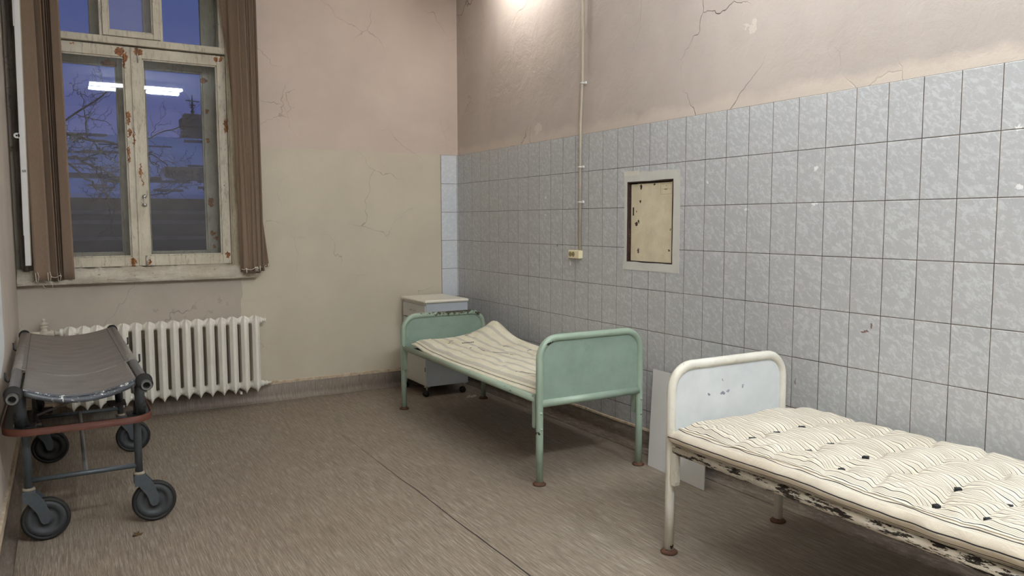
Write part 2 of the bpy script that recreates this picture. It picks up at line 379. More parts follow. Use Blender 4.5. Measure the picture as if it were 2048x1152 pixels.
def hatch_mat():
    n = NT('hatch_paint')
    c = n.mix(n.ramp(n.noise(9, 5, 0.65), 0.35, 0.7), srgb(214, 205, 178), srgb(196, 186, 158))
    k = n.patches([((0, -2.44, 1.585), (1, .010, .016)), ((0, -2.56, 1.595), (1, .010, .005)), ((0, -2.435, 1.50), (1, .009, .008)), ((0, -2.40, 1.365), (1, .014, .012)), ((0, -2.42, 1.38), (1, .008, .010)),
                   ((0, -2.70, 1.335), (1, .006, .008)), ((0, -2.42, 1.205), (1, .008, .016)), ((0, -2.69, 1.215), (1, .010, .006)), ((0, -2.64, 1.615), (1, .014, .004)), ((0, -2.40, 1.44), (1, .006, .005))], 0.012, 110)
    e = n.m('GREATER_THAN', n.noise(40, 5, 0.7), 0.74)
    c = n.mix(n.m('MAXIMUM', k, e), c, srgb(60, 34, 26))
    n.bump(n.noise(40, 4), 0.3, 0.003)
    M['hatch'] = n.fin(c, 0.45)
    n = NT('hatch_frame_paint')
    c = n.mix(n.ramp(n.noise(50, 5, 0.7), 0.42, 0.60), srgb(70, 42, 32), srgb(40, 26, 22))
    c = n.mix(n.m('GREATER_THAN', n.noise(70, 4, 0.7), 0.68), c, srgb(190, 180, 156))
    M['hatch_frame'] = n.fin(c, 0.6)
hatch_mat()

def canvas_mat(name, worn):
    n = NT(name)
    wr = n.noise(1.0, 5, 0.7, vec=n.scale(7, 26, 10), dist=0.6)
    c = n.mix(n.ramp(wr, 0.35, 0.7), srgb(134, 127, 119), srgb(114, 109, 103))
    c = n.mix(n.m('MULTIPLY', n.ramp(n.noise(1.0, 5, 0.75, vec=n.scale(12, 60, 30)), 0.56, 0.66), 0.35), c, srgb(146, 142, 138))
    if worn:
        edge = n.ramp(n.m('MULTIPLY', n.y, -1.0), 2.325, 2.345)
        c = n.mix(n.m('MULTIPLY', edge, 0.85), c, srgb(62, 70, 80))
        e2 = n.ramp(n.m('ABSOLUTE', n.m('ADD', n.y, 2.352)), 0.022, 0.0)
        k = n.m('GREATER_THAN', n.m('ADD', n.noise(55, 5, 0.75), n.m('MULTIPLY', e2, 0.12)), 0.68)
        k = n.m('MULTIPLY', k, n.m('GREATER_THAN', e2, 0.0))
        c = n.mix(k, c, srgb(226, 226, 224))
    st = n.patches([((-3.13, -1.78, .68), (.03, .03, 1)), ((-2.79, -1.62, .68), (.01, .05, 1))], 0.05, 30)
    c = n.mix(n.m('MULTIPLY', st, 0.4), c, srgb(112, 58, 44))
    n.bump(wr, 0.5, 0.012)
    M[name] = n.fin(c, 0.36, 0, 0.45)
canvas_mat('canvas', False); canvas_mat('canvas_worn', True)

def glass_mat():
    n = NT('window_glass')
    t = n.t
    g = t.nodes.new('ShaderNodeBsdfGlossy'); g.inputs['Roughness'].default_value = 0.012
    tr = t.nodes.new('ShaderNodeBsdfTransparent'); tr.inputs[0].default_value = (0.94, 0.96, 0.97, 1)
    fr = t.nodes.new('ShaderNodeFresnel'); fr.inputs[0].default_value = 1.5
    mx = t.nodes.new('ShaderNodeMixShader'); t.links.new(fr.outputs[0], mx.inputs[0]); t.links.new(tr.outputs[0], mx.inputs[1]); t.links.new(g.outputs[0], mx.inputs[2])
    t.links.new(mx.outputs[0], n.out.inputs[0]); t.nodes.remove(n.b)
    M['glass'] = n.mat
    n = NT('hazy_glass')   # pane of the small vent, thin diffuse haze mixed in
    t = n.t
    g = t.nodes.new('ShaderNodeBsdfDiffuse'); g.inputs[0].default_value = (0.5, 0.5, 0.55, 1)
    mx = t.nodes.new('ShaderNodeMixShader'); mx.inputs[0].default_value = 0.16
    tr = t.nodes.new('ShaderNodeBsdfTransparent')
    t.links.new(tr.outputs[0], mx.inputs[1]); t.links.new(g.outputs[0], mx.inputs[2]); t.links.new(mx.outputs[0], n.out.inputs[0]); t.nodes.remove(n.b)
    M['hazy'] = n.mat
glass_mat()
def lamp_mat(name, col, s):
    m = bpy.data.materials.new(name); m.use_nodes = True; t = m.node_tree; t.nodes.clear()
    e = t.nodes.new('ShaderNodeEmission'); o = t.nodes.new('ShaderNodeOutputMaterial')
    e.inputs[0].default_value = col; e.inputs[1].default_value = s; t.links.new(e.outputs[0], o.inputs[0]); M[name] = m
lamp_mat('tube_main', (0.90, 0.96, 1.0, 1), LAMP_MAIN)
lamp_mat('tube_wall', (1.0, 0.97, 0.93, 1), LAMP_WALL)
lamp_mat('tube_back', (0.82, 0.92, 1.0, 1), LAMP_BACK)
lamp_mat('tube_fill', (0.93, 0.97, 1.0, 1), LAMP_FILL)  # emission of the added fill fitting

# ------------------------------------------------------------------ mesh helper
class MB:
    def __init__(s): s.v = []; s.f = []; s.sm = []
    def add(s, vs, fs, smooth=False):
        o = len(s.v); s.v += [tuple(v) for v in vs]; s.f += [tuple(i+o for i in f_) for f_ in fs]; s.sm += [smooth]*len(fs); return s
    def box(s, x0, x1, y0, y1, z0, z1, bev=0.0):
        if x0 > x1: x0, x1 = x1, x0
        if y0 > y1: y0, y1 = y1, y0
        if z0 > z1: z0, z1 = z1, z0
        b = min(bev, (x1-x0)*.45, (y1-y0)*.45, (z1-z0)*.45)
        if b <= 0:
            vs = [(x, y, z) for z in (z0, z1) for y in (y0, y1) for x in (x0, x1)]
            return s.add(vs, [(0, 2, 3, 1), (4, 5, 7, 6), (0, 1, 5, 4), (2, 6, 7, 3), (0, 4, 6, 2), (1, 3, 7, 5)])
        rings = []
        for z, i in ((z0, b), (z0+b, 0), (z1-b, 0), (z1, b)):
            j = 0 if i else 0
            X0, X1, Y0, Y1 = x0+i, x1-i, y0+i, y1-i
            bb = b if not i else b*0.4
            rings.append([(X0+bb, Y0, z), (X1-bb, Y0, z), (X1, Y0+bb, z), (X1, Y1-bb, z), (X1-bb, Y1, z), (X0+bb, Y1, z), (X0, Y1-bb, z), (X0, Y0+bb, z)])
        return s.loft(rings, True, True, False)
    def loft(s, rings, cap0=True, cap1=True, smooth=True, closed=True):
        n = len(rings[0]); o = len(s.v)
        for rg in rings: s.v += [tuple(p) for p in rg]
        for k in range(len(rings)-1):
            for i in range(n if closed else n-1):
                a = o+k*n+i; b = o+k*n+(i+1) % n
                s.f.append((a, b, b+n, a+n)); s.sm.append(smooth)
        if cap0: s.f.append(tuple(o+i for i in reversed(range(n)))); s.sm.append(False)
        if cap1: s.f.append(tuple(o+(len(rings)-1)*n+i for i in range(n))); s.sm.append(False)
        return s
    def tube(s, pts, rad, n=14, caps=True, hollow=0):
        pts = [Vector(p) for p in pts]; rings = []
        rads = rad if isinstance(rad, (list, tuple)) else [rad]*len(pts)
        up = None
        for i, p_ in enumerate(pts):
            if i == 0: t = pts[1]-pts[0]
            elif i == len(pts)-1: t = pts[-1]-pts[-2]
            else: t = (pts[i+1]-pts[i]).normalized()+(pts[i]-pts[i-1]).normalized()
            t.normalize()
            if up is None:
                up = Vector((0, 0, 1)) if abs(t.z) < 0.9 else Vector((1, 0, 0))
            up = (up - t*up.dot(t)).normalized(); sd = t.cross(up)
            rings.append([p_+(up*math.cos(a)+sd*math.sin(a))*rads[i] for a in [2*PI*k/n for k in range(n)]])
        if hollow:
            def shrink(ring, c, rr): return [c+(q-c).normalized()*rr for q in ring]
            t0 = (pts[1]-pts[0]).normalized()
            inn = shrink(rings[0], pts[0], hollow); deep = [q+t0*0.06 for q in inn]
            s.loft([deep, inn, rings[0]], False, False, False)
            s.loft(rings, False, True)
            o = len(s.v); s.v += [tuple(q) for q in deep]; s.f.append(tuple(o+i for i in range(n))); s.sm.append(False)
            return s
        return s.loft(rings, caps, caps)
    def lathe(s, prof, c=(0, 0, 0), axis='z', n=24, caps=True):
        rings = []
        for rr, h in prof:
            ring = []
            for k in range(n):
                a = 2*PI*k/n; p_, q = rr*math.cos(a), rr*math.sin(a)
                ring.append({'z': (c[0]+p_, c[1]+q, c[2]+h), 'y': (c[0]+p_, c[1]+h, c[2]-q), 'x': (c[0]+h, c[1]+p_, c[2]+q)}[axis])
            rings.append(ring)
        return s.loft(rings, caps, caps)
    def prism(s, poly, axis, a, b):
        """poly in the two other axes (order xyz), extruded a..b"""
        def P(pp, h): return {'x': (h, pp[0], pp[1]), 'y': (pp[0], h, pp[1]), 'z': (pp[0], pp[1], h)}[axis]
        return s.loft([[P(q, a) for q in poly], [P(q, b) for q in poly]], True, True, False)
    def build(s, name, mat, parent=None):
        me = bpy.data.meshes.new(name); me.from_pydata(s.v, [], s.f); me.update()
        me.polygons.foreach_set('use_smooth', s.sm)
        import bmesh as bm_
        b = bm_.new(); b.from_mesh(me); bm_.ops.recalc_face_normals(b, faces=b.faces); b.to_mesh(me); b.free()
        me.materials.append(mat)
        o = bpy.data.objects.new(name, me); C.objects.link(o)
        if parent:
            o.parent = parent
            pw = parent.location.copy() if parent.type == 'EMPTY' else Vector((0, 0, 0))
            o.matrix_parent_inverse = Matrix.Translation(-pw)
        return o
def thing(name, label, cat, loc, group=None):
    o = bpy.data.objects.new(name, None); C.objects.link(o); o.location = loc; o.empty_display_size = 0.1
    o['label'] = label; o['category'] = cat
    if group: o['group'] = group
    return o
def tag(o, label, cat, group=None):
    o['label'] = label; o['category'] = cat
    if group: o['group'] = group
    return o
def struct(o): o['kind'] = 'structure'; return o
def bend(cx, cz, rr, a0, a1, n=8):
    return [(cx+rr*math.cos(math.radians(a0+(a1-a0)*k/n)), cz+rr*math.sin(math.radians(a0+(a1-a0)*k/n))) for k in range(n+1)]

# ------------------------------------------------------------------ room shell
XL, YF, ZC = -3.25, -8.6, 3.36
struct(MB().box(XL-.2, .3, YF-.2, .55, -.12, 0).build('floor', M['lino_floor']))
struct(MB().box(XL-.2, .3, YF-.2, .6, ZC, ZC+.15).build('ceiling', M['plaster_ceiling']))
struct(MB().box(XL-.2, XL, YF-.2, .5, 0, ZC).build('wall_left', M['plaster_left']))
struct(MB().box(XL, .3, YF-.2, YF, 0, ZC).build('wall_front', M['plaster_left']))
OX0, OX1, OZ0, OZ1 = -3.22, -1.765, 0.985, 3.32
wb = MB()
wb.box(XL, .02, 0, .5, 0, OZ0).box(OX1, .02, 0, .5, OZ0, ZC).box(XL, OX1, 0, .5, OZ1, ZC).box(XL, OX0, .12, .5, OZ0, OZ1)
wall_back = struct(wb.build('wall_back', M['plaster_back']))
wr_ = MB()   # right wall plaster with a recess for the hatch
HY0, HY1, HZ0, HZ1 = -2.735, -2.325, 1.13, 1.625
wr_.box(.006, .3, YF, HY0, 0, ZC).box(.006, .3, HY1, .5, 0, ZC).box(.006, .3, HY0, HY1, 0, HZ0).box(.006, .3, HY0, HY1, HZ1, ZC).box(.07, .3, HY0, HY1, HZ0, HZ1)
wall_right = struct(wr_.build('wall_right', M['plaster_right']))
tl = MB()
tl.box(0, .0065, YF, HY0, .13, TTOP).box(0, .0065, HY1, 0, .13, TTOP).box(0, .0065, HY0, HY1, .13, HZ0).box(0, .0065, HY0, HY1, HZ1, TTOP)
tl.build('tile_cladding', M['tiles_right'], wall_right)['label'] = 'pale grey mottled wall tiles with dark joints'
MB().box(-.1575, -.0005, -.006, .0005, .13, TTOP).build('tile_strip', M['tiles_back'], wall_back)['label'] = 'single column of bright bluish white tiles in the corner'

# coved lino baseboards: profile (offset from wall, height)
prof = [(0, 0.0005)] + [(.045-.045*math.sin(a), .045-.045*math.cos(a)+.0006) for a in [PI/2*k/6 for k in range(7)]] + [(.0035, .125), (0, .127)]
def cove(name, axis, wall, sgn, a, b, mat):
    rings = []
    for h in (a, b):
        rings.append([((h, wall+sgn*o_, z_) if axis == 'x' else (wall+sgn*o_, h, z_)) for o_, z_ in prof])
    m_ = MB(); m_.loft(rings, True, True, True); return struct(m_.build(name, mat))
bb = cove('baseboard_back', 'x', 0, -1, XL, 0, M['lino_back'])
br_ = cove('baseboard_right', 'y', 0, -1, YF, 0, M['lino_right'])
bl_ = cove('baseboard_left', 'y', XL, 1, YF, 0, M['lino_left'])
def cap_strip(x0, y0, x1, y1, z0, z1, th, parent):
    n = 120; m_ = MB(); rings = []
    d = Vector((x1-x0, y1-y0, 0)).normalized(); nrm = Vector((d.y, -d.x, 0))
    for k in range(n+1):
        t = k/n; p_ = Vector((x0+(x1-x0)*t, y0+(y1-y0)*t, 0)); L = (Vector((x1-x0, y1-y0, 0))).length*t
        a = noise.noise(Vector((L*6, z0, 1)))*.003; b = noise.noise(Vector((L*5, z1, 7)))*.004
        th2 = th+noise.noise(Vector((L*8, 3, 3)))*.0015
        rings.append([p_+Vector((0, 0, z0+a*.3)), p_+nrm*th2+Vector((0, 0, z0+a)), p_+nrm*(th2*.9)+Vector((0, 0, z1-.004+b)), p_+Vector((0, 0, z1+b))])
    m_.loft(rings, True, True, False); return m_.build('cap_strip', M['cap'], parent)
cap_strip(XL, 0, -.16, 0, .127, .152, .006, bb)
cap_strip(0, 0, 0, YF, .126, .142, .006, br_)
cap_strip(XL, YF, XL, 0, .127, .17, .012, bl_)

# ------------------------------------------------------------------ window
win = bpy.data.objects.new('window_1', None); C.objects.link(win); win.location = (-2.49, 0.1, 1.0); win['kind'] = 'structure'
def wpart(name, mb, mat, par=win): return mb.build(name, mat, par)
# box frame
fx0, fx1, fz0, fz1 = -3.12, -1.767, 1.0, 3.32
b = MB()
b.box(fx0, -3.105, .045, .32, fz0, fz1, .003).box(-1.873, fx1, .045, .10, fz0, fz1, .004).box(-1.905, -1.84, .10, .32, fz0, fz1, .003)
b.box(fx0, fx1, .05, .32, 3.27, fz1)
b.box(-3.105, -1.873, .047, .105, 2.615, 2.664, .004)
wpart('window_frame', b, M['window_paint'])
b = MB().box(-3.22, -3.12, .02, .34, 1.0, 3.32).box(-3.20, -3.175, -.0, .02, 1.06, 3.32, .002)
wpart('jamb_board', b, M['window_jamb_dark'])['label'] = 'dark dirty jamb board in the left recess'
# sloping cracked casing at right of the inner casement
rings = []
for k in range(61):
    z = 1.06+(3.3-1.06)*k/60
    e = noise.noise(Vector((z*7, 2, 0)))*.003; e2 = noise.noise(Vector((z*4, 9, 0)))*.003
    rings.append([(-1.868+e, .045, z), (-1.866+e, .028, z), (-1.85+e, .022, z), (-1.80+e2, .018, z), (-1.768, .018, z), (-1.768, .045, z)])
wpart('casing', MB().loft(rings, True, True, False), M['window_casing_paint'])
# lower casements
def casement(name, x0, x1, z0, z1, y, st_l, st_r, top, bot, mat, th=.045, astr=False):
    m_ = MB()
    m_.box(x0, x0+st_l, y, y+th, z0, z1, .003).box(x1-st_r, x1, y, y+th, z0, z1, .003)
    m_.box(x0+st_l, x1-st_r, y+.002, y+th, z1-top, z1, .002).box(x0+st_l, x1-st_r, y+.002, y+th, z0, z0+bot, .002)
    # glazing bead, stepped back
    bx0, bx1, bz0, bz1 = x0+st_l, x1-st_r, z0+bot, z1-top
    w_ = .010
    m_.box(bx0, bx0+w_, y+.012, y+th-.005, bz0, bz1, .002).box(bx1-w_, bx1, y+.012, y+th-.005, bz0, bz1, .002)
    m_.box(bx0, bx1, y+.012, y+th-.005, bz0, bz0+w_, .002).box(bx0, bx1, y+.012, y+th-.005, bz1-w_, bz1, .002)
    o = wpart(name, m_, mat)
    g = MB().box(bx0+.004, bx1-.004, y+.024, y+.0265, bz0+.004, bz1-.004)
    return o, g
cl, gl = casement('casement', -3.103, -2.503, 1.072, 2.604, .058, .05, .047, .072, .066, M['window_paint'])
gl.build('pane', M['glass'], cl)
cr, gl = casement('casement', -2.497, -1.876, 1.072, 2.604, .060, .063, .060, .072, .070, M['window_paint'])
gl.build('pane', M['glass'], cr)
MB().box(-2.508, -2.488, .048, .062, 1.074, 2.602, .005).build('astragal', M['window_paint'], cr)
h = MB().lathe([(.0, 0), (.014, .002), (.015, .008), (.010, .012), (0.0, .013)], (-2.456, .043, 1.566), 'y', 18, False)
h.lathe([(.0, 0), (.014, .002), (.015, .008), (.010, .012), (0.0, .013)], (-2.456, .043, 1.505), 'y', 18, False)
h.box(-2.459, -2.453, .044, .050, 1.505, 1.566, .001)
h.build('window_handle', M['chrome'], cr)['label'] = 'chrome two-knob handle'
b = MB().tube([(-2.462, .052, 2.60), (-2.462, .052, 2.50)], .004, 8).tube([(-2.458, .052, 1.075), (-2.458, .052, 1.145)], .006, 8)
b.build('bolt', M['steel'], cr)
# upper fixed lights and small vent
b = MB().box(-2.692, -2.674, .055, .10, 2.664, 3.27, .002).box(-2.310, -2.292, .055, .10, 2.664, 3.27, .002)
b.box(-3.103, -3.05, .06, .10, 2.664, 3.27, .002).box(-1.915, -1.874, .06, .10, 2.664, 3.27, .002)
ul = wpart('upper_light', b, M['window_paint'])
MB().box(-3.05, -2.692, .078, .080, 2.664, 3.27).build('pane', M['glass'], ul)
MB().box(-2.292, -1.915, .078, .080, 2.664, 3.27).build('pane', M['glass'], ul)
va, gl = casement('vent_casement', -2.673, -2.311, 2.668, 3.26, .047, .036, .044, .04, .036, M['window_paint'])
gl.build('pane', M['hazy'], va)
# outer sashes
b = MB()
b.box(-3.10, -1.84, .25, .31, 2.60, 2.68, .002).box(-3.10, -1.84, .25, .31, 1.03, 1.085, .002)
of = wpart('outer_frame', b, M['window_outer_paint'])
for x0, x1, sl, sr in ((-3.09, -2.50, .08, .085), (-2.497, -1.905, .09, .105)):
    o, gl = casement('outer_casement', x0, x1, 1.085, 2.60, .25, sl, sr, .095, .075, M['window_outer_paint'])
    gl.build('pane', M['glass'], o)
b = MB().box(-2.745, -2.685, .25, .30, 2.68, 3.27, .003).box(-2.40, -2.335, .25, .30, 2.68, 3.27, .003).box(-2.01, -1.905, .25, .30, 2.68, 3.27, .003).box(-3.10, -3.03, .25, .30, 2.68, 3.27, .003)
ou = wpart('outer_upper_light', b, M['window_outer_paint'])
for a0, a1 in ((-3.03, -2.745), (-2.685, -2.40), (-2.335, -2.01)):
    MB().box(a0, a1, .275, .277, 2.68, 3.27).build('pane', M['glass'], ou)
MB().tube([(-1.928, .245, 1.22), (-1.928, .245, 1.36)], .007, 8).build('hinge', M['window_outer_paint'], of)
# sill
rings = []
pr_ = [(.30, 1.03), (.30, 1.062), (.10, 1.069), (.055, 1.068), (.020, 1.066), (-.010, 1.052), (-.032, 1.028), (-.044, 1.008), (-.062, 1.003), (-.066, .996), (-.064, .980), (-.058, .974), (-.060, .966), (-.02, .964), (.0, .966), (.02, .98)]
nx = 220
for k in range(nx+1):
    x = XL+.003+(OX1+.055-XL-.003)*k/nx
    tp = min(1, (OX1+.055-x)/.03+.0)
    rg = []
    for i, (yy, zz) in enumerate(pr_):
        a = noise.fractal(Vector((x*9, yy*40, zz*40)), .6, 2, 5)*.016 if 2 < i < 13 else 0
        y2 = yy if yy > 0 or tp >= 1 else yy*(.75+.25*tp)
        if x > OX1-.001: y2 = min(y2, -.0005)
        rg.append((x, y2-a*(.6 if yy <= .02 else .1) if x <= OX1-.001 else y2, zz+a*(0.9 if 2 < i < 9 else .15)))
    rings.append(rg)
wpart('window_sill', MB().loft(rings, True, True, True), M['sill'])['label'] = 'rough cracked cream painted sill'

# ------------------------------------------------------------------ radiator
SX0, PITCH, NS = -2.961, 0.08023, 16
rad = thing('radiator', 'cream cast iron sectional radiator under the window', 'radiator', (-2.36, -.1, .11))
def section():
    m_ = MB()
    def hexr(z, w, y0, y1, wf, ym=None):   # y0 front (negative), y1 back
        ym = (y0*.55+y1*.45) if ym is None else ym
        return [(-wf/2, y0, z), (wf/2, y0, z), (w/2, ym, z), (w/2*.8, y1, z), (-w/2*.8, y1, z), (-w/2, ym, z)]
    ZB, ZT = .112, .690
    rs = [hexr(ZB, .002, -.160, -.156, .002), hexr(ZB+.018, .022, -.174, -.135, .008), hexr(ZB+.035, .048, -.178, -.115, .015), hexr(ZB+.06, .056, -.178, -.115, .017),
          hexr(ZT-.065, .056, -.178, -.115, .017), hexr(ZT-.045, .054, -.176, -.110, .016), hexr(ZT-.022, .042, -.168, -.10, .010), hexr(ZT-.008, .020, -.155, -.105, .005), hexr(ZT, .003, -.142, -.132, .002)]
    m_.loft(rs, True, True, False)
    rs = [hexr(ZB+.02, .02, -.10, -.045, .02), hexr(ZB+.045, .052, -.105, -.035, .03), hexr(ZT-.05, .052, -.105, -.035, .03), hexr(ZT-.015, .02, -.10, -.06, .01)]
    m_.loft(rs, True, True, False)
    for zc in (.166, .648):
        m_.lathe([(.022, -PITCH/2-.0003), (.027, -PITCH/2+.008), (.038, -.014), (.038, .014), (.027, PITCH/2-.008), (.022, PITCH/2+.0003)], (0, -.108, zc), 'x', 14)
    # web that joins front and back columns
    m_.box(-.017, .017, -.13, -.09, .16, .65)
    return m_
sec0 = None
for i in range(NS):
    if sec0 is None:
        sec0 = section().build('section', M['radiator_paint']); o = sec0
    else:
        o = sec0.copy(); C.objects.link(o)
    o.parent = rad; o.matrix_parent_inverse = Matrix.Translation(-rad.location); o.location = (SX0+PITCH*i, 0, 0)
xe = SX0+PITCH*(NS-1)+PITCH/2
for zc in (.166, .648):
    MB().lathe([(.024, 0), (.024, .012), (.015, .014), (.015, .03), (.019, .031), (.019, .04), (.0, .042)], (xe, -.108, zc), 'x', 8).build('end_plug', M['radiator_paint'], rad)
MB().lathe([(.0, -.045), (.02, -.044), (.02, -.02), (.028, -.018), (.028, 0)], (SX0-PITCH/2, -.108, .648), 'x', 8).build('inlet_nut', M['radiator_paint'], rad)
MB().tube([(xe+.03, -.108, .166), (xe+.07, -.08, .160), (xe+.09, -.03, .150)], .008, 8).build('drain_pipe', M['radiator_paint'], rad)
for x in (-1.87, -2.66): MB().box(x-.008, x+.008, -.12, -.001, .098, .118, .002).build('bracket', M['radiator_paint'], rad)
vx = SX0-PITCH/2-.045
vp = thing('radiator_valve', 'old painted valve and feed pipe between left wall and radiator', 'valve', (-3.1, -.108, .62))
MB().tube([(XL, -.108, .648), (-3.16, -.108, .648), (vx-.04, -.108, .648)], [.017, .016, .016], 12).build('feed_pipe', M['valve_paint'], vp)
b = MB().lathe([(.016, -.05), (.024, -.045), (.026, -.02), (.020, 0), (.026, .01), (.016, .03)], (vx-.035, -.108, .648), 'x', 8)
b.lathe([(.024, 0), (.018, .018), (.014, .02), (.024, .03), (.026, .042), (.012, .048)], (vx-.06, -.108, .66), 'z', 8)
b.build('valve_body', M['valve_paint'], vp)
MB().lathe([(.010, 0), (.026, .004), (.028, .016), (.012, .020), (.010, .03), (.014, .032), (.012, .045), (0, .048)], (vx-.06, -.108, .703), 'z', 7).build('valve_knob', M['valve_paint'], vp)

# ------------------------------------------------------------------ vertical blinds
def slat(parent, xc0, xc1, y0, y1, ang0, ang1, wd, z0, z1, bow=.006, drift=0):
    """fabric slat; centre goes from (xc1,y1) at top to (xc0,y0) at bottom"""
    m_ = MB(); ns, nc = 40, 7; front = []; back = []
    for j in range(ns+1):
        t = j/ns; z = z0+(z1-z0)*t; e = t**(1.0 if not drift else drift)
        xc = xc0+(xc1-xc0)*e; yc = y0+(y1-y0)*e; a = math.radians(ang0+(ang1-ang0)*t)
        for i in range(nc):
            q = (i/(nc-1)-.5); off = bow*(1-4*q*q)
            front.append((xc+wd*q*math.cos(a)-off*math.sin(a), yc+wd*q*math.sin(a)+off*math.cos(a), z))
    th = .0012
    n = len(front); vs = front+[(x, y+th, z) for x, y, z in front]; fs = []
    for j in range(ns):
        for i in range(nc-1):
            a = j*nc+i; fs += [(a, a+1, a+nc+1, a+nc), (a+n, a+nc+n, a+nc+1+n, a+1+n)]
    for j in range(ns):
        a = j*nc; fs.append((a, a+nc, a+nc+n, a+n)); a += nc-1; fs.append((a, a+n, a+nc+n, a+nc))
    for i in range(nc-1):
        fs.append((i, i+n, i+1+n, i+1)); a = ns*nc+i; fs.append((a, a+1, a+1+n, a+n))
    m_.add(vs, fs, True); return m_.build('slat', M['blind'], parent)
def bottom_chain(parent, pts, name='bead_chain'):
    out = []
    for a, b_ in zip(pts[:-1], pts[1:]):
        a, b_ = Vector(a), Vector(b_)
        for k in range(7):
            t = k/6; p_ = a.lerp(b_, t); p_.z -= .02*4*t*(1-t)*(b_-a).length/.1; out.append(p_)
    return MB().tube(out, .0017, 6).build(name, M['cord_white'], parent)
blL = thing('vertical_blind', 'brown fabric vertical blind bunched at left side of window', 'blind', (-3.03, -.1, 3.28), 'vertical blinds at the window')
MB().box(-3.12, -2.43, -.145, -.09, 3.30, 3.355, .004).build('headrail', M['aluminium_white'], blL)
spec = [(-3.098, -3.117, .094, 4), (-3.040, -3.062, .075, 48), (-3.022, -3.040, .08, 55), (-3.010, -3.020, .085, 62), (-3.003, -3.006, .08, 66), (-2.995, -2.995, .08, 64), (-2.955, -2.972, .085, 12)]
spec = spec[::-1]
for i, (xb, xt, wd, an) in enumerate(spec):
    z0 = 1.002+(.004 if i % 2 else 0)
    slat(blL, xb, xt, -.085-.006*i, -.10-.006*i, -an, -an, .089 if an > 20 else wd, z0, 3.30, .005)
for x in (-3.125, -3.056, -3.0): 
    MB().tube([(x-.012, -.138, 1.055), (x-.010, -.142, 1.0), (x, -.146, .99), (x+.006, -.142, 1.03), (x, -.140, 1.06)], .0018, 6).build('weight_clip', M['cord_white'], blL)
bottom_chain(blL, [(-3.052, -.144, 1.03), (-3.0, -.144, 1.035), (-2.99, -.144, 1.03)])
MB().tube([(-3.05, -.146, 1.0), (-3.045, -.146, .975), (-3.043, -.144, .955)], .0015, 6).build('loose_thread', M['cord_white'], blL)
MB().tube([(-3.10, -.146, .975), (-3.092, -.148, .96), (-3.082, -.146, .952)], .0015, 6).build('loose_thread', M['cord_white'], blL)

blR = thing('vertical_blind', 'brown fabric vertical blind bunched and splayed at right side of window', 'blind', (-1.75, -.1, 3.28), 'vertical blinds at the window')
MB().box(-2.42, -1.6, -.15, -.09, 3.30, 3.355, .004).build('headrail', M['aluminium_white'], blR)
# stray slats swung towards the window, behind the bunch
slat(blR, -1.80, -1.915, -.035, -.04, -60, -25, .089, 2.25, 3.30, .004)
slat(blR, -1.80, -1.872, -.03, -.05, -66, -40, .089, 1.7, 3.30, .004)
specR = [(-1.808, -1.845, -.075, 48), (-1.77, -1.80, -.085, 32), (-1.78, -1.775, -.090, 58), (-1.75, -1.765, -.095, 46), (-1.735, -1.74, -.10, 52), (-1.715, -1.722, -.105, 48)]
for i, (xb, xt, yy, an) in enumerate(specR):
    slat(blR, xb, xt, yy-.03, yy-.03, -an, -an+4, .089, 1.012+.004*(i % 3), 3.30, .006)
slat(blR, -1.785, -1.80, -.13, -.12, -26, -40, .089, 1.0, 3.30, .006)
slat(blR, -1.742, -1.745, -.135, -.12, -38, -50, .075, 1.004, 3.30, .005)
slat(blR, -1.664, -1.735, -.10, -.105, -26, -60, .06, 1.045, 1.75, .004, 1)
bottom_chain(blR, [(-1.845, -.152, 1.04), (-1.815, -.158, 1.042), (-1.745, -.162, 1.052), (-1.70, -.15, 1.05), (-1.665, -.128, 1.062), (-1.65, -.12, 1.05)])
for x, z in ((-1.812, 1.03), (-1.745, 1.04), (-1.733, 1.04), (-1.715, 1.045), (-1.655, 1.06)):
    MB().tube([(x, -.160, z+.014), (x, -.163, z-.022)], .0028, 6).build('weight_clip', M['cord_white'], blR)
pts = [(-1.690, -.10, 3.30), (-1.690, -.10, 1.65)] + [(-1.690+.012*math.sin(t), -.10, 1.65-.10*math.sin(t/2) if t < PI else 1.55) for t in (0.6, 1.2, 1.9, 2.6)] + [(-1.69, -.1, 1.545)]
MB().tube([(-1.694, -.12, 3.30), (-1.694, -.12, 2.3), (-1.693, -.12, 1.62), (-1.686, -.12, 1.56), (-1.694, -.12, 1.545)], .0022, 6).build('pull_cord', M['cord_white'], blR)
MB().tube([(-1.686, -.12, 3.30), (-1.687, -.12, 2.2), (-1.680, -.12, 1.68), (-1.676, -.12, 1.61), (-1.680, -.12, 1.57), (-1.692, -.12, 1.545)], .0022, 6).build('pull_cord', M['cord_white'], blR)

rail_ = thing('blind_rail', 'white metal rail standing upright against left side of window, small bored tab', 'rail', (-3.175, -.155, 1.105))
def lean(x, z): return x+.018*(z-1.1)/1.7
def lstrip(xa, xb, ya, yb, za, zb): return [[(lean(x, z), y, z) for x, y in ((xa, ya), (xb, ya), (xb, yb), (xa, yb))] for z in (za, zb)]
MB().loft(lstrip(-3.189, -3.160, -.160, -.150, 1.105, 3.34), True, True, False).loft(lstrip(-3.199, -3.189, -.152, -.148, 2.62, 3.34), True, True, False).loft(lstrip(-3.193, -3.189, -.156, -.146, 1.3, 3.34), True, True, False).build('channel', M['aluminium_white'], rail_)
m_ = MB(); ring_o, ring_i = [], []
tabc = (-3.197, 1.935)
for k in range(20):
    a = 2*PI*k/20
    ring_o.append((tabc[0]+.017*math.cos(a), tabc[1]+.017*math.sin(a))); ring_i.append((tabc[0]+.006*math.cos(a), tabc[1]+.006*math.sin(a)))
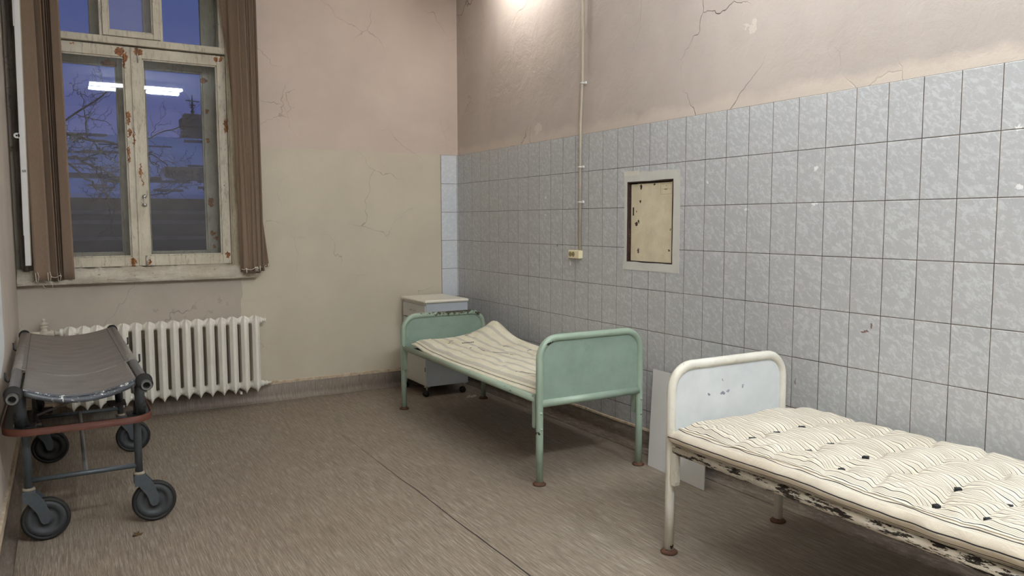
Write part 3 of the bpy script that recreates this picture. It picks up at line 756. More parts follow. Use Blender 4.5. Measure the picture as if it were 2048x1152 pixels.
for y0, y1 in ((-.164, -.1605),):
    m_.loft([[(a, y0, b_) for a, b_ in ring_i], [(a, y0, b_) for a, b_ in ring_o], [(a, y1, b_) for a, b_ in ring_o], [(a, y1, b_) for a, b_ in ring_i], [(a, y0, b_) for a, b_ in ring_i]], False, False, False)
m_.box(-3.190, -3.162, -.164, -.1605, 1.918, 1.952)
m_.build('mounting_tab', M['aluminium_white'], rail_)
MB().loft(lstrip(-3.160, -3.155, -.156, -.146, 1.105, 3.34), True, True, False).build('edge_trim', M['window_outer_paint'], rail_)
tx = bpy.data.curves.new('handwritten_mark', 'FONT'); tx.body = '68'; tx.size = .022; tx.extrude = .0002; tx.materials.append(M['mark_ink'])
_to = bpy.data.objects.new('mark_curve', tx); _me = bpy.data.meshes.new_from_object(_to); bpy.data.objects.remove(_to)
to = bpy.data.objects.new('handwritten_mark', _me); C.objects.link(to); to.rotation_euler = (PI/2, 0, 0); to.parent = rail_; to.matrix_parent_inverse = Matrix.Translation(-rail_.location); to.location = (-3.179, -.1622, 1.705)

# ------------------------------------------------------------------ hatch in the tiles
ht = thing('wall_hatch', 'cream painted metal hatch door in tiled wall, edged with tape', 'hatch', (0, -2.53, 1.13))
b = MB().box(.0, .07, HY1-.012, HY1, HZ0, HZ1).box(.0, .07, HY0, HY0+.010, HZ0, HZ1).box(.0, .07, HY0, HY1, HZ1-.014, HZ1).box(.0, .07, HY0, HY1, HZ0, HZ0+.006)
b.build('hatch_frame', M['hatch_frame'], ht)
dr = MB().box(.012, .016, HY0+.013, HY1-.024, HZ0+.012, HZ1-.022, .001).build('hatch_door', M['hatch'], ht)
MB().box(.0105, .0125, HY1-.052, HY1-.040, 1.415, 1.465, .0008).build('lock_slot', M['dark_gap'], dr)
b = MB()
for z in (1.535, 1.565, 1.595): b.box(.0112, .0121, -2.705, -2.615, z, z+.0012)
for y in (-2.705, -2.615): b.box(.0112, .0121, y, y+.0012, 1.535, 1.595)
b.build('stencilled_box', M['pencil'], dr)
b = MB().box(.0110, .0121, -2.67, -2.645, 1.562, 1.565).box(.0110, .0121, -2.662, -2.660, 1.582, 1.587); b.build('label_mark', M['mark_ink'], dr)
def tape(y0, y1, z0, z1, mat='tape', off=0.0):
    m_ = MB(); n = 14; pts_a, pts_b = [], []
    lg = (z1-z0) > (y1-y0)
    for k in range(n+1):
        t = k/n; e = noise.noise(Vector((y0*9+t*4, z0*7, 1)))*.003; e2 = noise.noise(Vector((y1*8+t*5, z1*5, 4)))*.003
        if lg: pts_a.append((-.0012-off, y0+e, z0+(z1-z0)*t)); pts_b.append((-.0012-off, y1+e2, z0+(z1-z0)*t))
        else: pts_a.append((-.0012-off, y0+(y1-y0)*t, z0+e)); pts_b.append((-.0012-off, y0+(y1-y0)*t, z1+e2))
    rings = [[pts_a[k], pts_b[k], (-.0001, pts_b[k][1], pts_b[k][2]), (-.0001, pts_a[k][1], pts_a[k][2])] for k in range(n+1)]
    m_.loft(rings, True, True, False); m_.build('tape_strip', M[mat], ht)
tape(-2.79, -2.735, 1.10, 1.655); tape(-2.325, -2.300, 1.13, 1.62); tape(-2.79, -2.295, 1.618, 1.672, off=.0006); tape(-2.79, -2.290, 1.088, 1.137, off=.0006)
tape(-2.44, -2.295, 1.655, 1.682, 'tape_faint', .001)
MB().box(-.0009, -.0001, -2.322, -2.302, 1.135, 1.29).build('foil_patch', M['foil'], ht)

# ------------------------------------------------------------------ conduit and socket
cd = thing('conduit', 'thin vertical cable conduit running down tiled wall to the socket', 'cable conduit', (-.011, -1.84, 1.19))
MB().tube([(-.012, -1.848, 1.188), (-.012, -1.848, 2.0), (-.012, -1.868, 2.3), (-.012, -1.878, ZC)], .0095, 10).build('pipe', M['conduit'], cd)
for z, yy in ((2.276, -1.868), (1.738, -1.848), (1.509, -1.847)):
    b = MB().tube([(-.0, yy+.014, z), (-.02, yy+.012, z), (-.024, yy, z), (-.02, yy-.012, z), (.0, yy-.014, z)], .004, 6).box(-.010, 0, yy-.034, yy-.012, z-.008, z+.008, .002)
    b.build('pipe_clip', M['clip_white'], cd)
sk = thing('wall_socket', 'cream surface mounted double power socket at foot of conduit', 'socket', (-.02, -1.80, 1.13))
b = MB(); SY0, SY1, SZ0, SZ1 = -1.868, -1.742, 1.135, 1.190
b.box(-.034, -.0003, SY0, SY1, SZ0, SZ1, .004).build('socket_box', M['socket_cream'], sk)
for yc in (-1.768, -1.803):
    b = MB().lathe([(.0165, -.0355), (.0175, -.0345), (.0175, -.033)], (0, yc, 1.163), 'x', 20)
    b.build('socket_face', M['socket_dark'], sk)
    MB().lathe([(.0022, -.0365), (.0022, -.035)], (0, yc-.006, 1.163), 'x', 8).lathe([(.0022, -.0365), (.0022, -.035)], (0, yc+.006, 1.163), 'x', 8).build('pin_hole', M['dark_gap'], sk)

# ------------------------------------------------------------------ hospital beds
def bed(name, label, head, foot, mats, zr=.445, group=None, near_end=True):
    """head/foot: dict xl, xr, y, ztop, panel bottom; leg centres"""
    fr_m, hd_m, pn_m, rl_m = mats
    t = thing(name, label, 'bed', ((head['xl']+head['xr'])/2, (head['y']+foot['y'])/2, 0), 'hospital beds along the tiled wall')
    R_ = .0195
    for e, nm, mt in ((head, 'headboard', hd_m), (foot, 'footboard', fr_m)):
        xl, xr, y, zt = e['xl'], e['xr'], e['y'], e['zt']-R_
        rb = .105
        p2 = [(xl, .012), (xl, .25), (xl, zt-rb)] + bend(xl+rb, zt-rb, rb, 180, 90)[1:] + [((xl+xr)/2, zt)] + bend(xr-rb, zt-rb, rb, 90, 0) + [(xr, .25), (xr, .012)]
        fr = MB().tube([(a, y, b_) for a, b_ in p2], R_, 18).build(nm, M[mt], t)
        # panel
        rp = rb-.01; zb = e['zb']
        q = [(xl, zb)] + bend(xl+rp, zt-rp, rp, 180, 90) + bend(xr-rp, zt-rp, rp, 90, 0) + [(xr, zb)]
        MB().prism(q, 'y', y-.004+.004*e.get('s', 0), y+.004+.004*e.get('s', 0)).build('panel', M[pn_m], fr)
        if e.get('rail'):
            MB().tube([(xl+.01, y, e['rail']), (xr-.01, y, e['rail'])], .021, 16).build('cross_rail', M[mt], fr)
            for x in (xl, xr):
                for z in (.30, .385): MB().lathe([(.0, -.024), (.006, -.0225), (.008, -.018)], (x, y, z), 'y', 10, False).build('rivet', M[mt], fr)
        for x in (xl, xr):
            MB().lathe([(.034, 0.0), (.036, .006), (.028, .013), (.021, .018)], (x, y, 0), 'z', 20).build('foot_disc', M['rust'], fr)
    # side rails
    for s_, a, b_ in ((-1, head['xl'], foot['xl']), (1, head['xr'], foot['xr'])):
        y0, y1 = head['y']-.03, foot['y']+.03
        MB().tube([(a, y0, zr+.008), (b_, y1, zr)], .020, 14).build('side_rail', M[rl_m], t)
        for (xx, yy, sg) in ((a, head['y'], -1), (b_, foot['y'], 1)):
            yc = yy+sg*.034
            poly = [(yc-.014, .315), (yc-.010, .300), (yc+.010, .300), (yc+.014, .315), (yc+.014, zr+.020), (yc+.006, zr+.028), (yc-.006, zr+.028), (yc-.014, zr+.02)]
            MB().prism(poly, 'x', xx-.016, xx+.010).build('rail_bracket', M[fr_m], t)
            MB().box(xx-.006, xx+.006, yy+sg*.012, yy+sg*.022, .31, zr+.01, .001).build('bracket_plate', M['dark_gap'], t)
    # wire base
    b = MB(); ya, yb = head['y']-.05, foot['y']+.05; xa, xb = head['xl']+.03, head['xr']-.03
    b.box(xa-.012, xb+.012, ya-.02, ya, zr-.012, zr+.004).box(xa-.012, xb+.012, yb, yb+.02, zr-.012, zr+.004)
    nW = 22
    for k in range(nW+1):
        x = xa+(xb-xa)*k/nW; b.tube([(x, ya, zr-.004), (x-.02, (ya+yb)/2, zr-.02), (x-.02, yb, zr-.004)], .0016, 4, False)
    nL = int((ya-yb)/.03)
    for k in range(nL+1):
        y = ya+(yb-ya)*k/nL; s_ = 4*(k/nL)*(1-k/nL)*.012
        b.tube([(xa-.02, y, zr-.002), ((xa+xb)/2, y, zr-.008-s_), (xb+.02, y, zr-.002)], .0016, 4, False)
    b.build('wire_base', M['mesh_dark'], t)
    return t
bed('hospital_bed', 'mint green iron bed frame by tiled wall, peeling rail on headboard', dict(xl=-.843, xr=-.178, y=-.79, zt=.708, zb=.455), dict(xl=-.868, xr=-.202, y=-2.70, zt=.793, zb=.435, rail=.432), ('mint_frame', 'mint_head', 'mint_panel', 'mint_rail'), .452)
bed('hospital_bed', 'white iron bed frame in right foreground with heavily chipped side rail', dict(xl=-.848, xr=-.188, y=-3.68, zt=.805, zb=.44), dict(xl=-.855, xr=-.195, y=-5.60, zt=.80, zb=.435, rail=.432), ('white_frame', 'white_frame', 'white_panel', 'white_rail'), .440)

def grid_mattress(name, mat, nx, ny, fn, parent=None, side_flat=None):
    """fn(u, v, top) -> (x, y, z), (flatx, flaty)"""
    vs, fl, fs = [], [], []
    for top in (1, 0):
        for j in range(ny+1):
            for i in range(nx+1):
                p_, q = fn(i/nx, j/ny, top); vs.append(p_); fl.append(q)
    n = (nx+1)*(ny+1); W_ = nx+1
    for j in range(ny):
        for i in range(nx):
            a = j*W_+i; fs += [(a, a+1, a+W_+1, a+W_), (a+n, a+W_+n, a+W_+1+n, a+1+n)]
    # side walls, subdivided with a mid ring bulging out
    bnd = [i for i in range(nx+1)] + [j*W_+nx for j in range(1, ny+1)] + [ny*W_+i for i in range(nx-1, -1, -1)] + [j*W_ for j in range(ny-1, 0, -1)]
    rings_n = 4; dupe = []
    for b_ in bnd:
        dupe.append(len(vs)); vs.append(vs[b_]); fl.append((side_flat[0], 0) if side_flat is not None else fl[b_])
    rows = [dupe]
    cx = sum(v[0] for v in vs[:n])/n; cy = sum(v[1] for v in vs[:n])/n
    for k in range(1, rings_n):
        t = k/rings_n; row = []
        for idx, b_ in enumerate(bnd):
            a, c = Vector(vs[b_]), Vector(vs[b_+n]); p_ = a.lerp(c, t)
            i, j = b_ % W_, b_//W_
            o = Vector(((-1 if i == 0 else 1 if i == nx else 0), (1 if j == 0 else -1 if j == ny else 0), 0))
            th = (a-c).length
            p_ += o*th*.35*math.sin(PI*t)*(1+.35*noise.noise(p_*14))
            row.append(len(vs)); vs.append(tuple(p_)); fl.append((side_flat[k], 0) if side_flat is not None else (fl[b_][0]+o.x*th*t, fl[b_][1]))
        rows.append(row)
    row = []
    for b_ in bnd:
        row.append(len(vs)); vs.append(vs[b_+n]); fl.append((side_flat[-1], 0) if side_flat is not None else fl[b_+n])
    rows.append(row)
    L = len(bnd)
    for k in range(rings_n):
        for q in range(L): fs.append((rows[k][q], rows[k+1][q], rows[k+1][(q+1) % L], rows[k][(q+1) % L]))
    m_ = MB(); m_.add(vs, fs, True); o = m_.build(name, mat, parent)
    at = o.data.attributes.new('flat', 'FLOAT_VECTOR', 'POINT')
    for i, q in enumerate(fl): at.data[i].vector = (q[0], q[1], 0)
    return o
def sst(a, b_, t):
    t = max(0, min(1, (t-a)/(b_-a))); return t*t*(3-2*t)
def ridged(v): return 1-abs(noise.noise(v))*2
# old thin mattress: far head corner pulled up against the wall
def m1(u, v, top):
    L_, Wd = 1.73, .665
    y = -.90-L_*v; x = -.815+Wd*u-.022*sst(.08, .4, v)*(1-u)
    fx_, fy_ = -.815+Wd*u, y
    edge = min(u*Wd, (1-u)*Wd, v*L_, (1-v)*L_)
    th = .050*(.35+.65*sst(0, .05, edge))
    z = .462-.008*sst(.1, .4, v)*(1-u)+(th if top else 0)
    x += .018*noise.noise(Vector((y*3, 5, 0)))*(1-u) - .03*sst(.35, 0, v)*0
    # near side dips onto the rail along the middle, head side lies flat
    # lifted far corner
    k = math.exp(-(math.sqrt(((u-.97)/.30)**2 + ((v-.05)/.12)**2+.01))**1.35)
    z += .125*k; x -= .015*k; y -= .03*k
    k2 = sst(.86, 1.0, u)*math.exp(-((v-.3)/.45)**2)
    z += .035*k2
    z += .03*math.exp(-(((u-.0)/.4)**2+((v-.0)/.10)**2))*.8
    if top:
        P = Vector((x*5, y*5, 0)); s_ = sst(0, .06, edge)
        wv = Vector((noise.noise(P*1.3), noise.noise(P*1.3+Vector((9, 4, 2))), 0))
        rg = max(0, ridged(Vector((x*4.5+y*2.2, y*3.0-x*1.4, 1))+wv*.8)-.72)/.28
        z += s_*(.009*noise.noise(P*1.2)+.003*noise.noise(P*2.7)+.008*rg*rg*(.5+.5*noise.noise(P*.6)))
        # buttons
        for bx, by in ((-.62, -1.12), (-.40, -1.05), (-.55, -1.45), (-.33, -1.35), (-.6, -1.85), (-.36, -1.8), (-.55, -2.2), (-.30, -2.15), (-.46, -2.42)):
            d2 = ((x-bx)**2+(y-by)**2)/.0012; z -= .011*math.exp(-d2)
        # piped welt near the edges
        z += .004*math.exp(-((edge-.018)/.006)**2)
    return (x, y, z), (fx_, fy_)
o = grid_mattress('mattress', M['ticking_old'], 110, 230, m1)
tag(o, 'thin crumpled cream mattress with faded stripes, corner raised against the wall', 'mattress', 'ticking mattresses on the beds')
def seam_line(fn, pts, rad, name, parent, mat, lift=.001):
    out = []
    for u_, v_ in pts:
        p_, _ = fn(u_, v_, 1); out.append((p_[0], p_[1], p_[2]+lift))
    return MB().tube(out, rad, 6).build(name, M[mat], parent)
seam_line(m1, [(.022, v/150) for v in range(1, 150)], .0013, 'welt_seam', o, 'black_tuft', .0006)
seam_line(m1, [(.02+.96*v/60, .994) for v in range(61)], .0018, 'welt_seam', o, 'ticking_old', .0006)
for (u0, v0, u1, v1_) in ((.28, .12, .36, .10), (.57, .05, .66, .04), (.43, .28, .44, .33), (.48, .37, .56, .47), (.68, .31, .71, .33), (.80, .42, .86, .41), (.35, .27, .38, .26), (.62, .63, .70, .70), (.75, .52, .88, .62), (.18, .75, .26, .86)):
    seam_line(m1, [(u0+(u1-u0)*k/8, v0+(v1_-v0)*k/8+.004*math.sin(k)) for k in range(9)], .0012, 'loose_stitch', o, 'black_tuft', .0012)
# ink stamp on the mattress : a short illegible row of strokes
b = MB()
random.seed(5)
for k in range(7):
    u0 = .40+.018*k; v0 = .158+.002*k
    p_, _ = m1(u0, v0, 1); p2, _ = m1(u0+.010, v0+.008, 1); p3, _ = m1(u0+.012, v0-.004, 1)
    b.tube([(p_[0], p_[1], p_[2]+.0012), (p2[0], p2[1], p2[2]+.0012), (p3[0], p3[1], p3[2]+.0012)], .0014, 5)
b.build('ink_stamp', M['mark_ink'], o)

# tufted mattress
TUFT = [(-.735, -4.01), (-.600, -4.012), (-.452, -4.01), (-.682, -4.229), (-.537, -4.211), (-.761, -4.421), (-.583, -4.385), (-.615, -4.562), (-.785, -4.76), (-.609, -4.723), (-.782, -4.907), (-.599, -4.87)]
HID = [(-.30, -4.02), (-.39, -4.20), (-.25, -4.21), (-.42, -4.39), (-.27, -4.40), (-.45, -4.56), (-.30, -4.57), (-.44, -4.73), (-.28, -4.74), (-.44, -4.89), (-.28, -4.90), (-.60, -5.06), (-.42, -5.08), (-.75, -5.1), (-.6, -5.3), (-.4, -5.3), (-.28, -5.2)]
ALLT = TUFT+HID
def m2(u, v, top):
    L_, Wd = 1.84, .785
    y = -3.722-L_*v; x = -.876+Wd*u
    fx_ = x; edge = min(u*Wd, (1-u)*Wd, v*L_, (1-v)*L_)
    x += .012*noise.noise(Vector((y*2.5, 1, 0)))*(1-u)
    base = .472+.008*noise.noise(Vector((x*3, y*3, 3)))
    if not top: return (x+(.015 if u == 0 else 0), y, base), (fx_, y)
    th = .060+.020*sst(0, .07, edge)
    z = base+th
    z -= .020*sst(.55, 1, u)
    s_ = sst(0, .07, edge)
    dmin = min(((x-a)**2+(y-b_)**2) for a, b_ in ALLT)
    dd = sorted(((x-a)**2+(y-b_)**2) for a, b_ in ALLT)[:2]
    z -= s_*.012*math.exp(-dd[0]/.0020)
    # creases running across between tufts
    d1, d2 = math.sqrt(dd[0]), math.sqrt(dd[1])
    z += s_*.020*sst(0, .085, d1)
    for yy in (-4.02, -4.215, -4.40, -4.565, -4.735, -4.89, -5.07):
        yw = yy+.018*math.sin(x*21+yy*9)
        z -= s_*.012*math.exp(-((y-yw)/.013)**2)
    z += s_*(.008*noise.noise(Vector((x*9, y*7, 0)))+.004*noise.noise(Vector((x*26, y*20, 0))))
    # slashes near the free side
    kk = sst(.30, .08, u)
    z += kk*s_*.007*noise.noise(Vector((x*14+y*34, y*6, 5)))
    # stripes wander where the cover is gathered
    fx2 = fx_+.007*noise.noise(Vector((x*7, y*9, 8)))+.006*math.exp(-dd[0]/.003)*(1 if x > 0 else -1)
    z += .006*math.exp(-((edge-.020)/.007)**2)
    return (x, y, z), (fx2, y)
mt2 = grid_mattress('mattress', M['ticking_white'], 130, 300, m2, side_flat=(.030, .030, .0415, .0415, .030))
tag(mt2, 'thick tufted cream mattress with thin black stripes on white bed', 'mattress', 'ticking mattresses on the beds')
for a, b_ in TUFT:
    uu, vv = (a+.876)/.785, (-b_-3.722)/1.84
    p_, _ = m2(uu, vv, 1); x, y, z = p_
    z = max(m2(uu+du, vv+dv, 1)[0][2] for du in (-.015, 0, .015) for dv in (-.007, 0, .007))-.002
    an = random.uniform(-.5, .5); s_ = .016 if b_ > -4.3 else .012
    q = [(x+s_*math.cos(an+k*PI/2)*(1.25 if k % 2 == 0 else .9), y+s_*math.sin(an+k*PI/2)) for k in range(4)]
    MB().prism(q, 'z', z-.006, z+(.013 if b_ > -4.5 else .008)).build('tuft', M['black_tuft'], mt2)
seam_line(m2, [(.025, v/200) for v in range(1, 200)], .0022, 'edge_piping', mt2, 'ticking_white', .001)
# ------------------------------------------------------------------ board between the beds
A = Vector((-.160, -2.74, .0)); B = Vector((-.186, -3.207, .0)); Cc = Vector((-.018, -2.612, .52)); D = Cc+(B-A)*1.0
nrm = (B-A).cross(Cc-A).normalized()*.006
if nrm.x > 0: nrm = -nrm
o = MB().add([A, B, D, Cc, A+nrm, B+nrm, D+nrm, Cc+nrm], [(0, 1, 2, 3), (7, 6, 5, 4), (0, 4, 5, 1), (1, 5, 6, 2), (2, 6, 7, 3), (3, 7, 4, 0)]).build('board', M['board_grey'])
zmin = min(v.co.z for v in o.data.vertices); o.location.z -= zmin
tag(o, 'plain grey white board leaning on tiled wall between the two beds', 'board')

# ------------------------------------------------------------------ bedside cabinet
cb = thing('bedside_cabinet', 'white bedside cabinet on casters in the corner behind green bed', 'cabinet', (-.36, -.30, 0))
cx0, cx1, cy0, cy1, cz0, cz1 = -.545, -.178, -.528, -.065, .082, .742
t_ = .016
b = MB().box(cx0+.004, cx1, cy0, cy0+t_, cz0, cz1, .001)
b.build('side_panel', M['cabinet_cool'], cb)
MB().box(cx0+.004, cx1, cy1-t_, cy1, cz0, cz1, .001).build('side_panel', M['cabinet_cool'], cb)
MB().box(cx0+.006, cx1-.004, cy0+t_, cy1-t_, cz0, cz0+t_).box(cx1-.012, cx1-.002, cy0+t_, cy1-t_, cz0+t_, cz1).box(cx0+.02, cx1-.01, cy0+t_, cy1-t_, .60, .616).box(cx0+.004, cx0+.02, cy0+t_, cy1-t_, cz1-.018, cz1).build('carcass', M['cabinet_white'], cb)
dw = MB().box(cx0-.004, cx0+.013, cy0+.010, cy1-.010, .610, .722, .002).build('drawer', M['cabinet_white'], cb)
MB().tube([(cx0-.004, -.34, .672), (cx0-.020, -.335, .672), (cx0-.026, -.30, .668), (cx0-.020, -.255, .672), (cx0-.004, -.25, .672)], .0045, 8).build('drawer_handle', M['chrome'], dw)
dw = MB().box(cx0-.004, cx0+.013, cy0+.010, cy1-.010, .095, .60, .002).build('cabinet_door', M['cabinet_white'], cb)
MB().box(cx0-.006, cx0-.003, cy0+.012, cy0+.020, .20, .235).build('hinge', M['dark_gap'], dw)
MB().box(cx0-.016, cx1+.006, cy0-.016, cy1+.012, cz1, cz1+.026, .009).build('cabinet_top', M['cabinet_top'], cb)
for x, y in ((-.53, -.50), (-.53, -.09), (-.205, -.50), (-.205, -.09)):
    b = MB().box(x-.018, x+.018, y-.018, y+.018, .073, .082).tube([(x, y, .04), (x, y, .08)], .007, 8).build('caster', M['steel'], cb)
    k = MB()
    for s_ in (-1, 1): k.lathe([(.0, -.008), (.018, -.008), (.022, -.005), (.022, .005), (.018, .008), (0, .008)], (x-.010, y+s_*.012, .022), 'y', 18, False)
    k.box(x-.012, x+.010, y-.004, y+.004, .02, .045, .002).build('caster_wheel', M['black_rubber'], b)

# ------------------------------------------------------------------ stretcher trolley
gn = thing('stretcher_trolley', 'old wheeled stretcher trolley with sagging grey canvas beside left wall', 'stretcher', (-2.94, -1.5, 0))
TXL, TXR, TZ, TY0, TY1 = -3.178, -2.697, .690, -2.475, -.42
tubes = {}
for s_, x, yn in ((-1, TXL, -2.49), (1, TXR, -2.465)):
    o = MB().tube([(x, yn, TZ), (x, -1.5, TZ), (x+.004, TY1, TZ)], .021, 20, True, .014).build('side_tube', M['gurney_tube'], gn)
    tubes[s_] = o
    MB().tube([(x, yn+.030, TZ), (x, yn+.034, TZ), (x, yn+.105, TZ), (x, yn+.108, TZ)], [.026, .030, .031, .035], 20).build('end_collar', M['black_rubber'], o)
    MB().tube([(x, TY1-.06, TZ), (x, TY1-.02, TZ), (x, TY1+.004, TZ)], [.030, .031, .026], 20).build('end_collar', M['black_rubber'], o)
    MB().lathe([(.0215, 0), (.0215, .004), (.0145, .004), (.0145, 0)], (x, yn-.001, TZ), 'y', 20, False).build('tube_rim', M['steel'], o)
    for yy in ((-1.05, -1.72) if s_ > 0 else (-.95, -1.95)):
        q = [(x+s_*.015, yy, TZ-.012), (x+s_*.034, yy, TZ-.022), (x+s_*.042, yy, TZ-.014), (x+s_*.042, yy, TZ+.022)]
        MB().tube(q, .0045, 8).build('hook', M['black_metal'], o)
def cloth(y0, y1, xa, xb, zt, sag, th, name, mat, ny=60, nx=40, roll=False, endsag=None):
    vs, fs = [], []
    for side in (0, 1):
        for j in range(ny+1):
            for i in range(nx+1):
                u_, v_ = i/nx, j/ny
                x = xa+(xb-xa)*u_; y = y0+(y1-y0)*v_
                c = 1-(2*u_-1)**2
                sg = sag*(1 if endsag is None else 1+(endsag-1)*v_)
                z = zt-sg*c+.0035*noise.noise(Vector((x*8, y*12, 0)))*min(1, c*3)
                dy = -.02*c*0
                if side: z -= th*(1 if not roll else .5+.5*min(1, (1-v_)*20+.2))
                vs.append((x, y+dy, z))
    n = (nx+1)*(ny+1); W_ = nx+1
    for j in range(ny):
        for i in range(nx):
            a = j*W_+i; fs += [(a, a+1, a+W_+1, a+W_), (a+n, a+W_+n, a+W_+1+n, a+1+n)]
    for j in range(ny):
        a = j*W_; fs.append((a, a+W_, a+W_+n, a+n)); a += nx; fs.append((a, a+n, a+W_+n, a+W_))
    for i in range(nx):
        fs.append((i, i+n, i+1+n, i+1)); a = ny*W_+i; fs.append((a, a+1, a+1+n, a+n))
    return MB().add(vs, fs, True).build(name, M[mat], gn)
o = cloth(-.47, -1.86, TXL, TXR, TZ+.023, .042, .003, 'canvas_bed', 'canvas', endsag=1.3)
o['label'] = 'sagging grey brown canvas stretched between tubes'
for x in (TXL, TXR):   # hem wrapped round each tube
    MB().tube([(x, -.475, TZ), (x, -1.855, TZ)], .0235, 18).build('canvas_hem', M['canvas'], o)
    s_ = 1 if x == TXL else -1
    b = MB()
    for k in range(46):
        yy = -.50-k*.03; b.tube([(x+s_*.036, yy, TZ+.0165), (x+s_*.036, yy-.014, TZ+.0165)], .0011, 5)
    b.build('stitching', M['dark_gap'], o)
o = cloth(-1.835, -2.352, TXL+.034, TXR-.030, TZ+.012, .046, .010, 'head_flap', 'canvas_worn', roll=True)
o['label'] = 'separate canvas headrest flap with worn white rolled edge'
pts = []
for k in range(41):
    u_ = k/40; c = 1-(2*u_-1)**2; pts.append((TXL+.036+(TXR-TXL-.068)*u_, -2.352, TZ-.004-.050*c))
MB().tube(pts, [.008]+[.0125]*39+[.008], 14).build('rolled_edge', M['canvas_worn'], o)
# bumper ring
def ring_pts(x0, x1, y0, y1, rr, n=8):
    q = []
    for cx_, cy_, a0 in ((x1-rr, y1-rr, 0), (x0+rr, y1-rr, 90), (x0+rr, y0+rr, 180), (x1-rr, y0+rr, 270)):
        for k in range(n+1):
            a = math.radians(a0+90*k/n); q.append((cx_+rr*math.cos(a), cy_+rr*math.sin(a)))
    return q
RX0, RX1, RY0, RY1, RZ = -3.232, -2.664, -2.29, -.82, .505
outr = ring_pts(RX0, RX1, RY0, RY1, .11); inr = ring_pts(RX0+.034, RX1-.034, RY0+.034, RY1-.034, .085)
m_ = MB(); m_.loft([[(a, b_, RZ) for a, b_ in outr], [(a, b_, RZ) for a, b_ in inr], [(a, b_, RZ+.010) for a, b_ in inr], [(a, b_, RZ+.010) for a, b_ in outr], [(a, b_, RZ) for a, b_ in outr]], False, False, False)
bf = m_.build('bumper_frame', M['black_metal'], gn)
oo = ring_pts(RX0-.006, RX1+.006, RY0-.006, RY1+.006, .116); oi = ring_pts(RX0+.001, RX1-.001, RY0+.001, RY1-.001, .109)
m_ = MB(); m_.loft([[(a, b_, RZ-.014) for a, b_ in oo], [(a, b_, RZ-.014) for a, b_ in oi], [(a, b_, RZ+.016) for a, b_ in oi], [(a, b_, RZ+.016) for a, b_ in oo], [(a, b_, RZ-.014) for a, b_ in oo]], False, False, True)
m_.build('bumper_strip', M['bumper_orange'], bf)['label'] = 'orange brown rubber edging'
LXL, LXR, LY0, LY1 = -3.153, -2.722, -2.19, -.94
for x, y in ((LXL, LY0), (LXR, LY0), (LXL, LY1), (LXR, LY1)):
    s_ = 1 if x == LXR else -1
    xt = TXR-.012 if s_ > 0 else TXL+.02
    lg = MB().tube([(x, y, .235), (x, y, .505), (x+(xt-x)*.2, y-.0, .53)], .0165, 14).build('leg', M['gurney_grey'], gn)
    up = MB().tube([(x+s_*.012, y-.03*(1 if y < -1.5 else -1), .515), (xt, y-.09*(1 if y < -1.5 else -1), TZ-.018)], .021, 16).build('upper_post', M['gurney_grey'], gn)
    MB().tube([(x+s_*.010, y-.02*(1 if y < -1.5 else -1), .512), (x+s_*.014, y-.045*(1 if y < -1.5 else -1), .575)], .0265, 16).build('sleeve', M['black_rubber'], up)
    MB().box(x-.04, x+.04, y-.05, y+.05, RZ+.002, RZ+.012, .002).build('corner_plate', M['black_metal'], gn)
    MB().lathe([(.020, 0), (.024, .002), (.024, .012), (.019, .014)], (x, y, .228), 'z', 18).build('swivel_ring', M['beige_ring'], lg)
    far = y > -1.5
    cs = MB(); wx = x+(.058 if not far else .062); wz = .095
    # fork: curved plates each side of the wheel
    for sg in (-1, 1):
        yy = y+sg*.030
        poly = [(x-.024, .228), (x-.022, .180), (x-.005, .180), (wx-.030, .130), (wx-.019, wz-.004), (wx-.010, wz-.016), (wx+.008, wz-.014), (wx+.017, wz+.002), (wx+.016, .130), (wx-.002, .185), (x+.030, .218), (x+.018, .228)]
        cs.prism(poly, 'y', yy-.002, yy+.002)
    cs.box(x-.024, x+.024, y-.031, y+.031, .222, .230, .002)
    cs.tube([(wx, y-.036, wz), (wx, y+.036, wz)], .006, 10)
    co = cs.build('caster_fork', M['gurney_grey'], gn)
    wl = MB()
    wl.lathe([(.079, -.0145), (.083, -.018), (.090, -.016), (.0945, -.008), (.095, 0), (.0945, .008), (.090, .016), (.083, .018), (.079, .0145), (.079, -.0145)], (wx, y, wz), 'y', 48, False)
    wl.build('tyre', M['black_rubber'], co)
    MB().lathe([(.006, -.017), (.024, -.017), (.026, -.012), (.050, -.008), (.052, -.012), (.079, -.0145), (.0795, 0), (.079, .0145), (.052, .012), (.050, .008), (.026, .012), (.024, .017), (.006, .017)], (wx, y, wz), 'y', 40).build('wheel_disc', M['caster_grey'] if not far or x > -3 else M['black_rubber'], co)
# inner dark posts and rails
MB().tube([(LXL, LY0, .272), (LXR, LY0, .272)], .0115, 12).build('end_rail', M['gurney_grey'], gn)
MB().tube([(LXL, LY1, .272), (LXR, LY1, .272)], .0115, 12).build('end_rail', M['gurney_grey'], gn)
MB().tube([(-2.935, LY0, .272), (-2.935, LY1, .272)], .0105, 12).build('centre_rail', M['gurney_tube'], gn)
for x in (-3.10, -2.78):
    MB().tube([(x, -1.95, .51), (x, -1.97, .655)], .014, 12).build('inner_post', M['black_metal'], gn)
    MB().tube([(x, -1.15, .51), (x, -1.15, .655)], .014, 12).build('inner_post', M['black_metal'], gn)
MB().tube([(TXL, -2.13, .652), (TXL+.06, -2.13, .625), (TXR-.06, -2.13, .625), (TXR, -2.13, .652)], .012, 10).build('cross_bar', M['black_metal'], gn)
MB().tube([(TXL, -1.0, .652), (TXL+.06, -1.0, .62), (TXR-.06, -1.0, .62), (TXR, -1.0, .652)], .012, 10).build('cross_bar', M['black_metal'], gn)
